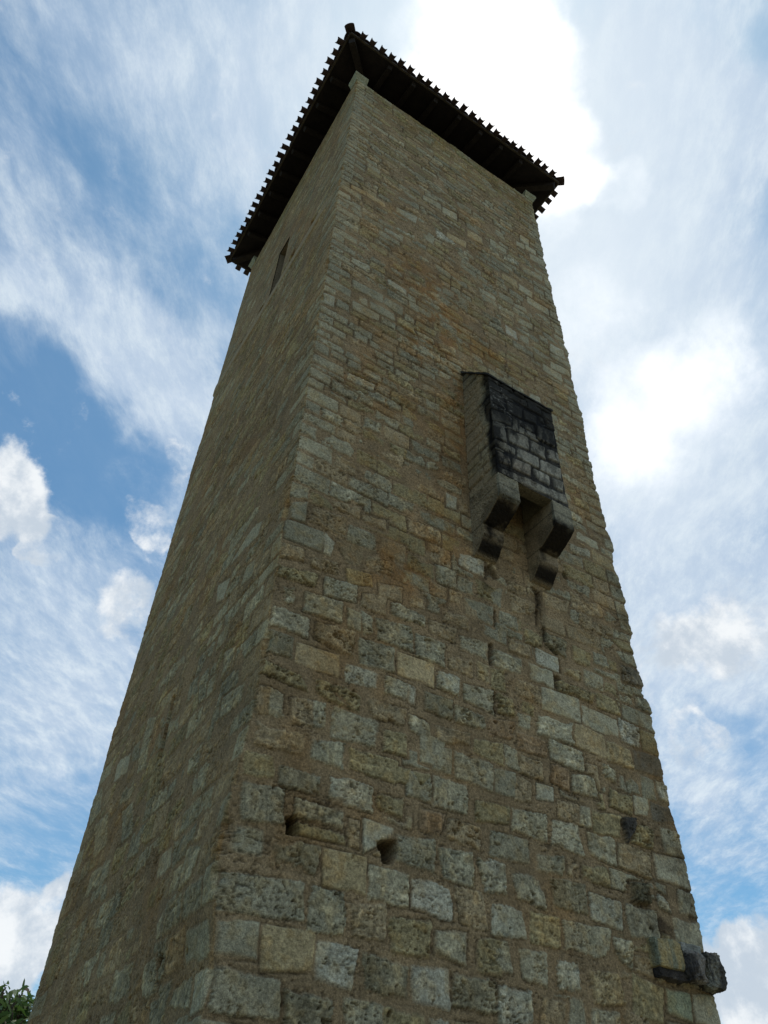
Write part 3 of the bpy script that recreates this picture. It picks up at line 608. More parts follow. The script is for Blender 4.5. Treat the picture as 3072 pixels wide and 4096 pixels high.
def masonry(U, Z, shift=None, traced=(), holes=(), seed=1, z0=0.0, z1=24.0, u0=0.0, u1=6.0, ch=lambda z: 0.28, wd=(0.30, 0.60),
            smear=0.5, rough=1.0, tones='glbgy', texs='sspph', mortar=MORTAR, quoin=True, joint=0.012, recess=0.008, exclude=(), qt='ggll', pk=0.65, jk=0.6, hs=0.02):
    rng = random.Random(seed)
    nz, nu = len(Z), len(U)
    UU, ZZ = np.meshgrid(U, Z)
    R = UU if shift is None else UU + shift
    sm = 1.0 if rough > 0.6 else 0.5
    # ragged outlines
    w1 = fb2(R * 9, ZZ * 9, seed + 50, 3) - 0.5; w2 = fb2(R * 9, ZZ * 9, seed + 60, 3) - 0.5
    w3 = fb2(R * 45, ZZ * 45, seed + 70, 2) - 0.5
    lw = fb2(R * 0.9, ZZ * 0.9, seed + 80, 2) - 0.5
    uu = R + 0.030 * w1; zz = ZZ + 0.026 * w2
    D = np.full((nz, nu), -0.2, np.float32); ID = np.zeros((nz, nu), np.int32)
    tone = [(0, 0, 0)]; tex = ['s']; prot = [0.0]; smr = [0.0]; rag = [0.0]
    def sl(P, mg=0.12):
        us = [p[0] for p in P]; zs = [p[1] for p in P]
        a, b = np.searchsorted(U, [min(us) - mg - 0.1, max(us) + mg + 0.1]); c, d = np.searchsorted(Z, [min(zs) - mg, max(zs) + mg])
        return slice(c, d), slice(a, b)
    def add(P, tn, tx, pr, sme, isproc=False, DT=None):
        s = sl(P)
        if s[0].start >= s[0].stop or s[1].start >= s[1].stop: return
        rg = dict(s=0.35, p=0.8, h=0.9, v=0.9, r=1.3, d=1.5)[tx]
        d = poly_d(uu[s] * 1.0, zz[s] + (0.0), P) + rg * 0.026 * w3[s] + 0.009
        if tx == 's': d = 0.3 * d + 0.7 * (poly_d(R[s], ZZ[s], P, 260.0)) + .002
        if isproc:
            d = np.minimum(d, -DT[s] - 0.030)
            if d.size == 0 or d.max() < 0.035 or (d > 0).sum() < 0.3 * (poly_d(R[s], ZZ[s], P) > 0).sum(): return
        k = len(tone)
        tone.append(tn); tex.append(tx); prot.append(pr); smr.append(sme); rag.append(rg)
        up = d > D[s]
        D[s] = np.where(up, d, D[s]); ID[s] = np.where(up & (d > -0.05), k, ID[s])
    for (c, t, P) in traced:
        tn = np.array(TONE[c]) * WARM * rng.uniform(0.95, 1.06)
        pr = dict(s=0.006, p=0.010, h=0.014, v=0.012, r=0.022, d=0.026)[t] * rng.uniform(0.6, 1.4)
        if c in 'DK': pr = 0.07
        add(P, tn, t, pr * 1.3, rng.uniform(-0.2, 0.6))
    DT = D.copy()
    z = z0; odd = 0
    while z < z1:
        h = ch(z) * rng.uniform(0.80, 1.2)
        u = u0; odd ^= 1; first = True
        tl = rng.uniform(-0.02, 0.02)
        while u < u1 - 0.02:
            w = rng.uniform(*wd) * (1 - .18 * min(max((z - 8) / 8, 0), 1)) * (1.15 if h > ch(z) else 1.0)
            if first and quoin: w = 0.28 if odd else 0.55
            if u1 - (u + w) < 0.16: w = u1 - u
            j = lambda a=0.016: rng.uniform(-a, a)
            g_ = joint * rng.uniform(0.5, 1.5)
            hh = h * rng.uniform(0.86, 1.0)
            q = first and quoin or (u1 - u - w < 0.02 and quoin)
            a = 0.006 if q else 0.020
            e0 = u - (0.05 if first else -g_); e1 = u + w + (0.05 if u + w > u1 - 0.01 else -g_)
            P = [(e0 + j(a), z + g_ + j(a)), (e1 + j(a), z + g_ + j(a)), (e1 + j(a), z + hh - g_ + j(a)), (e0 + j(a), z + hh - g_ + j(a))]
            cx, cz = u + w / 2, z + h / 2
            cc = rng.choice(tones); tx = rng.choice(texs)
            if q: tx = rng.choice('ssp'); cc = rng.choice(qt)
            tn = np.array(TONE[cc]) * WARM * (rng.uniform(1.0, 1.12) if q else rng.uniform(0.84, 1.14))
            if not any(x0 < cx < x1 and y0 < cz < y1 for (x0, x1, y0, y1) in exclude):
                add(P, tn, tx, dict(s=0.006, p=0.009, h=0.012, v=0.012, r=0.018, d=0.022)[tx] * rng.uniform(0.5, 1.3) * rough,
                    smear * rng.uniform(0.0, 1.8) * (0.15 if q else 1.0), True, DT)
            u += w; first = False
        z += h
    # mortar wiped over parts of the stones
    nsm = fb2(R * 3.1, ZZ * 3.1, seed + 90, 4, 0.6)
    SM = np.array(smr, np.float32)[ID]
    Dm = D - 0.10 * SM * sst(nsm, 0.45, 0.75) * (ID > 0)
    ew = 0.007 + 0.035 * sst(fb2(R * 2.2, ZZ * 2.2, seed + 93, 3, .6), .48, .72)
    mask = np.clip(Dm / ew, 0, 1) * (ID > 0)
    T = np.array([dict(s=0, p=1, h=2, v=3, r=4, d=5)[t] for t in tex])[ID]
    nf = fb2(R * 24, ZZ * 24, seed + 1, 4, 0.62); nm_ = fb2(R * 7, ZZ * 7, seed + 5, 3)
    nh = fb2a(R * 5 + 0.8 * w1, ZZ * 30 + 1.5 * w2, seed + 9, 3, 0.6); nv = fb2a(R * 32 + 1.5 * w1, ZZ * 4, seed + 13, 3, 0.6)
    pit = fb2(R * 34, ZZ * 52, seed + 17, 2, 0.6) + 0.55 * (fb2(R * 5, ZZ * 7, seed + 19, 2) - 0.5); pit2 = fb2(R * 15, ZZ * 24, seed + 21, 3, 0.5) + 0.6 * (fb2(R * 3, ZZ * 4, seed + 25, 2) - 0.5)
    isT = lambda *a: np.isin(T, a)
    amp = np.choose(T, [0.006, 0.014, 0.022, 0.022, 0.030, 0.038]).astype(np.float32)
    surf = np.where(isT(2), 0.35 * nf + 0.65 * nh, np.where(isT(3), 0.3 * nf + 0.7 * nv, np.where(isT(4, 5), 0.45 * nf + 0.55 * nm_, nf)))
    pth = np.choose(T, [0.90, 0.80, 0.84, 0.84, 0.80, 0.75]).astype(np.float32)
    pz = sst(pit, pth, pth + 0.07); pz2 = sst(pit2, pth + 0.06, pth + 0.12)
    PR = np.array(prot, np.float32)[ID]
    H = mask * (pk * PR * sst(Dm, 0.0, 0.018) + amp * (surf - 0.45) - pz * (0.010 + amp * 0.6) - pz2 * (0.022 + amp * 0.6))
    mn = fb2(R * 16, ZZ * 16, seed + 33, 3)
    H += (1 - mask) * (-recess * (0.4 + 0.9 * sst(fb2(R * 1.7, ZZ * 1.7, seed + 37, 2), 0.35, 0.7)) + 0.006 * (mn - 0.5))
    H += 0.045 * lw * rough + 0.012 * (nm_ - 0.5) * sm
    tc_ = np.array(tone, np.float32)[ID]
    # colour
    lich = fb2(R * 2.3, ZZ * 2.3, seed + 41, 4, 0.6); spot = fb2(R * 11, ZZ * 11, seed + 43, 3)
    nfc = np.where((T == 0), 0.5 + 0.5 * (nf - 0.5), nf)
    stone = tc_ * (0.62 + 0.74 * nfc)[..., None]
    warm = sst(spot, 0.45, 0.75)[..., None] * 0.55
    stone = stone * (1 - warm * (1 - np.array((1.02, .86, .64))))
    gr = sst(fb2(R * 6, ZZ * 6, seed + 47, 3), 0.48, 0.8)[..., None] * 0.5
    stone = stone * (1 - gr * (1 - np.array((.80, .84, .84))))
    pit_dark = np.clip(pz * 0.65 + pz2 * 0.75, 0, 1)[..., None]  # pits tinted darker and browner than the stone face
    stone = stone * (1 - pit_dark * (1 - np.array((.42, .36, .27))))
    crest = np.where(isT(2, 3, 4, 5), sst(surf, 0.5, 0.75), 0)[..., None]
    stone = stone * (1 + 0.42 * crest) * (1 - 0.22 * np.where(isT(2, 3, 4, 5), 1 - sst(surf, 0.3, 0.5), 0))[..., None]
    mort = np.asarray(mortar) * (0.78 + 0.24 * mn + 0.20 * nf)[..., None] * (1 + 0.25 * (lich - 0.5))[..., None]
    C = stone * mask[..., None] + mort * (1 - mask[..., None])
    rust = sst(fb2(R * 1.1, ZZ * 0.9, seed + 51, 4, 0.6), 0.54, 0.76)[..., None]
    C = C * (1 - 0.45 * rust * (1 - np.array((1.04, .80, .52))))
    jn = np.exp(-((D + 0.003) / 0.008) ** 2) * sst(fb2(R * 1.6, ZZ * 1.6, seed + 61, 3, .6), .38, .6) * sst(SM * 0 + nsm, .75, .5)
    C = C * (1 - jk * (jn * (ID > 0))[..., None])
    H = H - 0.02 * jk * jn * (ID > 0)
    smo = np.where((T == 0) & (ID > 0) & (DT > -0.005), 0.25, 1.0)
    spk = smo * sst(fb2(R * 28, ZZ * 60, seed + 71, 2, .6) + .5 * (fb2(R * 2.2, ZZ * 2.2, seed + 73, 2) - .5), .74, .84)
    H = H - 0.012 * spk; C = C * (1 - 0.5 * spk[..., None])
    C = C * (0.74 + 0.52 * lich)[..., None]
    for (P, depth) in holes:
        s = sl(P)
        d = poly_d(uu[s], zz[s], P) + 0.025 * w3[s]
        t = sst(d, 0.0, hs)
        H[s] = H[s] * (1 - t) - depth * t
        C[s] = C[s] * (1 - t[..., None] * 0.55)  # shade inside the openings is painted into the tone
    return H, C, R, ZZ, D

# ------------------------------------------------------------------ the tower
TW, TL, TH = 6.0, 6.504, 23.85
tower = empty('stone_tower'); tag(tower, 'tall square limestone tower with an overhanging tiled roof and a blackened stone brattice', 'tower')
STR = parse(STONES_RIGHT); STL = parse(STONES_LEFT)
Zr = np.concatenate([np.arange(0, 2.3, 0.1), np.arange(2.3, 9.0, 0.0125), np.arange(9.0, 15.0, 0.017), np.arange(15.0, TH, 0.024), [TH]])
Ur = np.linspace(0, TW, 471)
Vl = np.concatenate([np.arange(0, 2.92, 0.0135), np.arange(2.92, 3.16, 0.008), np.arange(3.16, 4.1, .0135), np.arange(4.1, TL, 0.021), [TL]])
bulge = np.interp(Zr, [0, 2.5, 3.1, 3.4, 3.8, 4.4, 5.2, 6.0], [0.03, 0.03, 0.0, 0.03, 0.11, 0.085, 0.03, 0.0])[:, None]
shR = -bulge * np.clip(1 - Ur[None, :] / 0.7, 0, 1)
chz = lambda z: float(np.interp(z, [0, 3, 6, 9, 12, 18, 24], [.36, .34, .31, .27, .24, .22, .20]))
cB = lambda x0, y0, x1, y1: [(x0, y0), (x1, y0), (x1, y1), (x0, y1)]
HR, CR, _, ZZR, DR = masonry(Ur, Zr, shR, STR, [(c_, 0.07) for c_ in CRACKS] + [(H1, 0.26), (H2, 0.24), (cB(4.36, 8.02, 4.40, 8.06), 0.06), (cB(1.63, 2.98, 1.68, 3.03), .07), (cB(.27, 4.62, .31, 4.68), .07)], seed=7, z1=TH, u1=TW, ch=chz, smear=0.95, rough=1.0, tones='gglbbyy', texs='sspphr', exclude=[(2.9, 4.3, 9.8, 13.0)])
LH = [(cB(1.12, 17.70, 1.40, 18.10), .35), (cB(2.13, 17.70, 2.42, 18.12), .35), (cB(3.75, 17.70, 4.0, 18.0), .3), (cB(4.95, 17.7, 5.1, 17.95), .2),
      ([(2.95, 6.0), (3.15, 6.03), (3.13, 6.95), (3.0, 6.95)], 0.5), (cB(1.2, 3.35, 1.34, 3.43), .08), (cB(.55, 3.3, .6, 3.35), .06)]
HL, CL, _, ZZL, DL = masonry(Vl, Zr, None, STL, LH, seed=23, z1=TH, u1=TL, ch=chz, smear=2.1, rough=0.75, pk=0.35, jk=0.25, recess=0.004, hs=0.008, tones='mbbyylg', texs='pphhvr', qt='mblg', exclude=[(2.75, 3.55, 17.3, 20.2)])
# left face: smooth rendered upper storey above a projecting plain string course
bandw = 0.05 * (fb2(Vl * 1.3, Vl * 0 + 2, 5, 2) - 0.5)
lo = 17.24 + bandw[None, :]; hi = 17.66
zz = Zr[:, None]
band = sst(zz, lo, lo + 0.03) * (1 - sst(zz, hi - 0.02, hi + 0.01))
band = band * sst(Vl[None, :] + 0 * zz, 0.15, 0.8)
upper = sst(zz, hi, hi + 0.05) * np.ones_like(band)
HL = HL * (1 - 0.55 * upper) ; HL = HL * (1 - band) + band * (0.035 - 0.06 * np.clip((zz - 17.5), 0, .2))
bc = np.array((.33, .265, .165)) * (0.9 + 0.2 * fb2(Vl[None, :] * 2, zz * 6, 8, 3))[..., None]
CL = CL * (1 - band[..., None]) + bc * band[..., None]
# a few soft rust and grey weather stains on the stone
def stain(C, Ug, Zg, cu, cz, ru, rz, f, seed):
    UUg, ZZg = np.meshgrid(Ug, Zg)
    d = ((UUg - cu) / ru) ** 2 + ((ZZg - cz) / rz) ** 2
    a = np.exp(-d) * sst(fb2(UUg * 3.5, ZZg * 3.5, seed, 5, .7), 0.36, 0.6) * .9
    return C * (1 - a[..., None] * (1 - np.array(f)))
for (cu, cz, ru, rz) in ((1.7, 7.9, .7, .45), (2.3, 8.9, .5, .7), (1.2, 11.2, .6, .5), (2.7, 12.0, .35, 1.6), (2.6, 14.5, .7, 1.0), (1.9, 15.6, .7, .8), (3.6, 14.2, .8, .4), (2.0, 13.2, .5, .7)):
    CR = stain(CR, Ur, Zr, cu, cz, ru, rz, (1.0, .74, .47), 77)
CL = CL * np.array((1.04, .955, .84))
CR = stain(CR, Ur, Zr, 3.6, 23.8, 4.0, 1.3, (.80, .82, .58), 78)
CR = stain(CR, Ur, Zr, 6.0, 5.0, .5, 1.2, (.45, .43, .42), 79)
CR = stain(CR, Ur, Zr, 6.0, 9.0, .35, 3.0, (.55, .54, .52), 80)
CR = stain(CR, Ur, Zr, 5.3, 4.35, .35, .2, (.25, .23, .22), 81)
CR = stain(CR, Ur, Zr, 3.1, 8.35, .12, .45, (.35, .33, .30), 82)
CR = stain(CR, Ur, Zr, 4.05, 8.2, .10, .6, (.4, .38, .35), 83)
CL = stain(CL, Vl, Zr, 3.2, 23.5, 4.0, 1.3, (.85, .87, .66), 84)
# return faces (only their edge shows in the outline)
Uq = np.concatenate([np.arange(0, 0.5, 0.015), np.arange(0.5, TL - .5, 0.12), np.arange(TL - 0.5, TL, 0.05), [TL]])
HQ, CQ, _, _, _ = masonry(Uq, Zr, None, (), (), seed=31, z1=TH, u1=TL, ch=chz, smear=0.3, rough=1.3, tones='gekeb', texs='pprdh')
edge = np.exp(-Uq[None, :] / 0.25) * (0.14 * (fb2(Uq[None, :] * 0 + 3, zz * 1.1, 91, 2) - 0.5) + 0.12 * (fb2(Uq[None, :] * 0 + 7, zz * 4.5, 95, 2) - 0.5))
edge = edge * sst(zz, 4.4, 6.0) * (1 - 0.5 * sst(zz, 20, 23))
HQ = HQ + edge
Ub = np.concatenate([np.arange(0, TW, 0.2), [TW]])
HB, CB_, _, _, _ = masonry(Ub, Zr, None, (), (), seed=41, z1=TH, u1=TW, ch=chz, rough=1.0)

def chip(Ug, L_, H, seed):
    r = 0.045
    for a in (Ug, L_ - Ug):
        t = np.clip(1 - a / r, 0, 1)[None, :] ** 2
        H = H - t * (0.010 + 0.05 * sst(fb2(zz * 5.0, 0 * zz + seed, seed, 3), 0.5, 0.9))
    return H
HR = chip(Ur, TW, HR, 3); HL = chip(Vl, TL, HL, 3); HQ = chip(Uq, TL, HQ, 4)
HR = HR + 0 ; HL = HL + bulge * np.clip(1 - Vl[None, :] / 2.0, 0, 1)
nz = len(Zr)
e_near = np.clip(1 - Ur / 0.15, 0, 1)[None, :]; e_far = np.clip(1 - (TW - Ur) / 0.15, 0, 1)[None, :]
XR = Ur[None, :] - HL[:, :1] * e_near + HQ[:, :1] * e_far; YR = -HR
e_n = np.clip(1 - Vl / 0.15, 0, 1)[None, :]
XL = -HL; YL = Vl[None, :] - HR[:, :1] * e_n + HB[:, -1:] * np.clip(1 - (TL - Vl) / 0.15, 0, 1)[None, :]
XQ = TW + HQ; YQ = Uq[None, :] - HR[:, -1:] * np.clip(1 - Uq / 0.15, 0, 1)[None, :] + 0 * HQ
XBk = TW - Ub[None, :] + 0 * HB; YBk = TL + HB
XBk = XBk - (HL[:, -1:]) * np.clip(1 - (TW - Ub) / 0.15, 0, 1)[None, :] + HQ[:, -1:] * np.clip(1 - Ub / .15, 0, 1)[None, :]
YQ = YQ + HB[:, :1] * np.clip(1 - (TL - Uq) / .15, 0, 1)[None, :]
# ring: left face from back to near corner, right face, return, back
Xa = np.concatenate([XL[:, ::-1], XR[:, 1:], XQ[:, 1:], XBk[:, 1:-1]], 1)
Ya = np.concatenate([YL[:, ::-1] + 0 * XL, YR[:, 1:], YQ[:, 1:], YBk[:, 1:-1]], 1)
Ca = np.concatenate([CL[:, ::-1], CR[:, 1:], CQ[:, 1:], CB_[:, 1:-1]], 1)
nc = Xa.shape[1]
Za = np.repeat(Zr[:, None], nc, 1)
ii = np.arange(nz * nc).reshape(nz, nc)
nx = np.roll(ii, -1, 1)
F = np.stack([ii[:-1], nx[:-1], nx[1:], ii[1:]], -1)           # (nz-1, nc, 4)
WIN = (2.85, 3.45, 17.68, 19.90)
vcols = np.full(nc, -1.0); vcols[:len(Vl)] = Vl[::-1]
cm = (vcols > WIN[0]) & (vcols <= WIN[1] + 1e-6) ; rm = (Zr[:-1] >= WIN[2]) & (Zr[:-1] < WIN[3])
keep = ~(rm[:, None] & cm[None, :])
vs = vcols[cm]; zs_ = Zr[:-1][rm]
WV0, WV1 = float(Vl[np.searchsorted(Vl, WIN[0], 'right') - 1]), float(vs.max()); WZ0, WZ1 = float(zs_.min()), float(Zr[np.searchsorted(Zr, zs_.max()) + 1])
F = F[keep]
wall = mesh_obj('wall', np.stack([Xa, Ya, Za], -1).reshape(-1, 3), F, M_STONE, tower, True)
paint(wall, Ca.reshape(-1, 3))
wall['label'] = 'buff and grey coursed limestone walls with wide sandy mortar'

# dense, rough solid made from a polygon prism or box
def dense(name, bm, L_, amp, sc, seed, rgb, parent, fine=0.25):
    for it in range(7):
        bmesh.ops.triangulate(bm, faces=bm.faces[:]) if it == 0 else None
        es = [e for e in bm.edges if e.calc_length() > L_]
        if not es: break
        bmesh.ops.subdivide_edges(bm, edges=es, cuts=1, use_grid_fill=True)
        bmesh.ops.triangulate(bm, faces=[f for f in bm.faces if len(f.verts) > 3])
    bm.normal_update()
    P = np.array([v.co[:] for v in bm.verts]); Nn = np.array([v.normal[:] for v in bm.verts])
    d = amp * (fb3(P, sc, seed, 4, 0.55) - 0.5) + amp * fine * (fb3(P, sc * 9, seed + 9, 3, 0.6) - 0.5)
    P2 = P + Nn * d[:, None]
    for v, p in zip(bm.verts, P2): v.co = p
    me = bpy.data.meshes.new(name); bm.to_mesh(me); bm.free()
    me.materials.append(M_STONE)
    o = bpy.data.objects.new(name, me); col.objects.link(o); o.parent = parent
    paint(o, rgb(P) * (0.82 + 0.36 * fb3(P, 22, seed + 3, 3, .6))[:, None])
    return o
def prism_bm(prof, x0, x1, axis='x'):
    bm = bmesh.new()
    f = (lambda a, x: (x, a[0], a[1])) if axis == 'x' else (lambda a, x: (a[0], a[1], x))
    A = [bm.verts.new(f(p, x0)) for p in prof]; B = [bm.verts.new(f(p, x1)) for p in prof]
    bm.faces.new(A); bm.faces.new(B[::-1]); n = len(prof)
    for i in range(n): bm.faces.new((A[i], B[i], B[(i + 1) % n], A[(i + 1) % n]))
    bmesh.ops.recalc_face_normals(bm, faces=bm.faces[:])
    return bm
def box_bm(a, b, bev=0.0, M=None):
    bm = bmesh.new(); bmesh.ops.create_cube(bm, size=1.0)
    for v in bm.verts: v.co = Vector([(a[i] + b[i]) / 2 + v.co[i] * (b[i] - a[i]) for i in range(3)])
    if bev: bmesh.ops.bevel(bm, geom=bm.edges[:], offset=bev, segments=2, profile=0.6, affect='EDGES')
    if M is not None: bmesh.ops.transform(bm, matrix=M, verts=bm.verts[:])
    return bm
flat = lambda c: (lambda P: np.tile(np.array(c, float), (len(P), 1)))

# slit window: a deep splayed recess with the back closed but for a narrow light
v0, v1, w0, w1 = WV0, WV1, WZ0, WZ1
dp = 0.62; s0, s1 = v0 + .12, v1 - .12
V = [(0.02, v0, w0), (0.02, v1, w0), (0.02, v1, w1), (0.02, v0, w1), (dp, s0, w0 + .10), (dp, s1, w0 + .10), (dp, s1, w1 - .04), (dp, s0, w1 - .04),
     (dp + .5, s0, w0 + .10), (dp + .5, s1, w0 + .10), (dp + .5, s1, w1 - .04), (dp + .5, s0, w1 - .04)]
Fq = [(0, 1, 5, 4), (1, 2, 6, 5), (2, 3, 7, 6), (3, 0, 4, 7), (4, 5, 9, 8), (5, 6, 10, 9), (6, 7, 11, 10), (7, 4, 8, 11), (8, 9, 10, 11)]
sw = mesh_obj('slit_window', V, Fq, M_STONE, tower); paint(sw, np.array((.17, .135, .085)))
sw['label'] = 'tall slit window recess above the plain band on the left face'

# ------------------------------------------------------------------ brattice over the right face
bx0, bx1, by, bz0, bz1, bzw = 2.91, 4.31, -0.685, 9.85, 12.22, 13.10
Sx = np.concatenate([np.linspace(0, -by, 46)[:-1], -by + np.linspace(0, bx1 - bx0, 104)[:-1], -by + (bx1 - bx0) + np.linspace(0, -by, 46)])
Tz = np.linspace(0, 1, 190)
W3 = bx1 - bx0 - 2 * by
FR = parse(STONES_FRONT)
FR = [(c, t, [(p[0] - bx0 - by, p[1]) for p in P]) for c, t, P in FR]
zt = np.where(Sx < -by, bz1 + (bzw - bz1) * (1 + Sx / by), np.where(Sx > -by + bx1 - bx0, bz1 + (bzw - bz1) * ((Sx - (-by + bx1 - bx0)) / -by), bz1))
Zfull = np.linspace(bz0, bzw, 260)
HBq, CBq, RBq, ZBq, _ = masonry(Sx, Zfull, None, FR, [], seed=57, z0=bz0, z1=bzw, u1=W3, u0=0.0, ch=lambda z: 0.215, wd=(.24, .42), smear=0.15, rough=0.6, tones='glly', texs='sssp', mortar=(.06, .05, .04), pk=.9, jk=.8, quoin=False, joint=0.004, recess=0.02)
front = ((Sx >= -by - .001) & (Sx <= -by + bx1 - bx0 + .001)).astype(float)[None, :] * np.ones_like(ZBq)
# black lichen: thick on the sloping top and front head, streaking down
nlow = fb2(RBq * 2.2, ZBq * 1.2, 61, 4, .6); nfi = fb2(RBq * 14, ZBq * 6, 63, 4, .6)
ed = 1 - sst(np.abs(Sx + by)[None, :] + .16 * (nfi - .5) + .25 * (nlow - .5), 0.0, .26)
blk = np.clip(front * (np.maximum(sst(ZBq + 1.1 * (nlow - .5), 10.4, 11.5), .8 * np.exp(-((RBq + by) / .28) ** 2))) * 0.97 + (1 - front) * ed * sst(ZBq + .8 * (nlow - .5), 9.6, 10.2) * 1.25 + (1 - front) * sst(ZBq, 12.1, 12.9) * .6, 0, 1)
blk = np.clip(blk + front * 0.55 * sst(nfi, .42, .62), 0, 1)
veins = sst(1 - np.abs(fb2(RBq * 5, ZBq * 8, 65, 3) - .5) * 24, 0.35, 1) * front * sst(nlow, .45, .6) * sst(ZBq, 10.2, 10.9)
CBq = CBq * (1 - blk[..., None] * (1 - np.array((.085, .08, .08))))
CBq = CBq * (1 - veins[..., None] * .55) + veins[..., None] * .55 * np.array((.30, .30, .27))
lum = CBq.mean(-1, keepdims=True)
CBq = np.where((front > .5)[..., None], (CBq * .3 + .7 * lum * np.array((1.04, 1.0, .86))) * 1.0, CBq)
sidew = (1 - front) * (0.5 + .45 * sst(fb2(RBq * 3, ZBq * 3, 67, 3), .35, .6)) * (1 - np.clip(blk, 0, 1)) ** 2
CBq = CBq * (1 - sidew[..., None]) + sidew[..., None] * np.array((.29, .22, .13)) * (.8 + .4 * nfi)[..., None]
# resample rows to the sloping head of the side walls
Zg = bz0 + (zt - bz0)[None, :] * Tz[:, None]
fi = np.clip((Zg - bz0) / (bzw - bz0) * (len(Zfull) - 1), 0, len(Zfull) - 1.001); i0 = fi.astype(int); fr = (fi - i0)
ci = np.arange(len(Sx))[None, :]
Hs = HBq[i0, ci] * (1 - fr) + HBq[i0 + 1, ci] * fr
Cs = CBq[i0, ci] * (1 - fr)[..., None] + CBq[i0 + 1, ci] * fr[..., None]
L1, L2 = -by, -by + bx1 - bx0
cut = 0.5 * (np.exp(-np.abs(Sx - L1) / .015) + np.exp(-np.abs(Sx - L2) / .015))[None, :] * 0.02
Hs = Hs - cut
wL = np.clip((L1 + .05 - Sx) / .1, 0, 1)[None, :]; wR = np.clip((Sx - L2 + .05) / .1, 0, 1)[None, :]; wF = 1 - wL - wR
bxp = np.where(Sx < L1, bx0, np.where(Sx > L2, bx1, bx0 + Sx - L1))[None, :] - Hs * wL + Hs * wR
byp = np.where(Sx < L1, -Sx, np.where(Sx > L2, -(L2 - by - Sx) , by))[None, :] - Hs * wF
nr, ns = Zg.shape; ii = np.arange(nr * ns).reshape(nr, ns)
Fb = np.stack([ii[:-1, :-1], ii[:-1, 1:], ii[1:, 1:], ii[1:, :-1]], -1).reshape(-1, 4)
Vb = np.stack([bxp, byp, Zg], -1).reshape(-1, 3)
# inside of the shaft and the underside rim
t_ = .20; k0 = len(Vb)
inn = [(bx0 + .36, -0.02), (bx0 + .36, by + t_), (bx1 - .36, by + t_), (bx1 - .36, -0.02)]
outr = [(bx0 + .005, -0.02), (bx0 + .005, by + .005), (bx1 - .005, by + .005), (bx1 - .005, -0.02)]
ex = [(x, y, bz0) for x, y in outr] + [(x, y, bz0) for x, y in inn] + [(x, y, 11.9) for x, y in inn]
Vb = np.concatenate([Vb, np.array(ex)])
Fx = [(k0 + i, k0 + i + 1, k0 + 4 + i + 1, k0 + 4 + i) for i in range(3)] + [(k0 + 4 + i, k0 + 5 + i, k0 + 9 + i, k0 + 8 + i) for i in range(3)] + [(k0 + 8, k0 + 9, k0 + 10, k0 + 11)]
Fb = np.concatenate([Fb, np.array(Fx)])
brat = mesh_obj('brattice', Vb, Fb, M_STONE, tower, True)
paint(brat, np.concatenate([Cs.reshape(-1, 3), np.tile(np.array((.17, .15, .10)), (len(ex), 1))]))
brat['label'] = 'stone box brattice carried on two stepped corbels, its front blackened by lichen'
def arc(p0, p1, bulge_, n=6):
    out = []
    for i in range(n + 1):
        a = i / n * math.pi / 2
        t = i / n; ca = (p1[0] + (p0[0] - p1[0]) * math.cos(a) ** bulge_, p0[1] + (p1[1] - p0[1]) * math.sin(a) ** bulge_)
        ch_ = (p0[0] + (p1[0] - p0[0]) * t, p0[1] + (p1[1] - p0[1]) * t)
        out.append((ca[0] * .15 + ch_[0] * .85, ca[1] * .15 + ch_[1] * .85))
    return out
def corbel(x0, x1, sd_, eroded):
    k = 0.0
    prof = [(0.05, 9.848), (-.69, 9.848), (-.69, 9.44 + .06 * eroded)] + arc((-.685, 9.40 + .06 * eroded), (-.30, 9.16), 0.9) + [(-.262, 9.15), (-.262, 8.99)] + arc((-.26, 8.97), (-.06, 8.72), 0.9) + [(0.05, 8.69)]
    # drop points that coincide
    pr = [prof[0]]
    for p in prof[1:]:
        if math.dist(p, pr[-1]) > .012: pr.append(p)
    def rgb(P):
        c = np.where((P[:, 1] < -.64)[:, None], np.array((.26, .24, .17)), np.array((.265, .21, .13))) * (0.85 + .3 * fb3(P * np.array((1, 1, 3)), 6, 44, 3, .6))[:, None]
        jt = np.exp(-((P[:, 2] - 9.63) / .012) ** 2) + np.exp(-((P[:, 2] - 9.155) / .012) ** 2)
        c = c * (1 - .6 * np.clip(jt, 0, 1))[:, None]
        nn = fb3(P, 5, 71, 4, .6)
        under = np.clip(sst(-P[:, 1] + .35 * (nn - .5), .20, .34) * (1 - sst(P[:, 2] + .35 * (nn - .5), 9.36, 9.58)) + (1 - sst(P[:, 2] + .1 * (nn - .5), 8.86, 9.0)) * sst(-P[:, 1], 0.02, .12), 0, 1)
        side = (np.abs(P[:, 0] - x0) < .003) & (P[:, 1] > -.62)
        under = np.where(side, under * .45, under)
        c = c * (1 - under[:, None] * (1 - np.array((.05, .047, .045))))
        top = sst(nn, .5, .7) * sst(P[:, 2], 9.3, 9.5) * .4
        return c * (1 - top[:, None])
    return dense('corbel', prism_bm(pr, x0, x1), 0.028, 0.016 + .03 * eroded, 5.0, sd_, rgb, brat, 0.8)
corbel(2.905, 3.275, 5, 0.6); corbel(3.945, 4.312, 6, 0.0)
dark = lambda P: np.tile(np.array((.052, .05, .046)), (len(P), 1)) * (0.7 + .9 * sst(fb3(P, 7, 3, 4, .6), .45, .75))[:, None]
sl_p = [(0.03, bzw + .05), (by - .02, bz1 + .035), (by - .02, bz1 - .005), (0.03, bzw - .01)]
dense('roof_slab', prism_bm(sl_p, bx0 - .03, bx1 + .01), .035, .05, 6.0, 8, dark, brat)

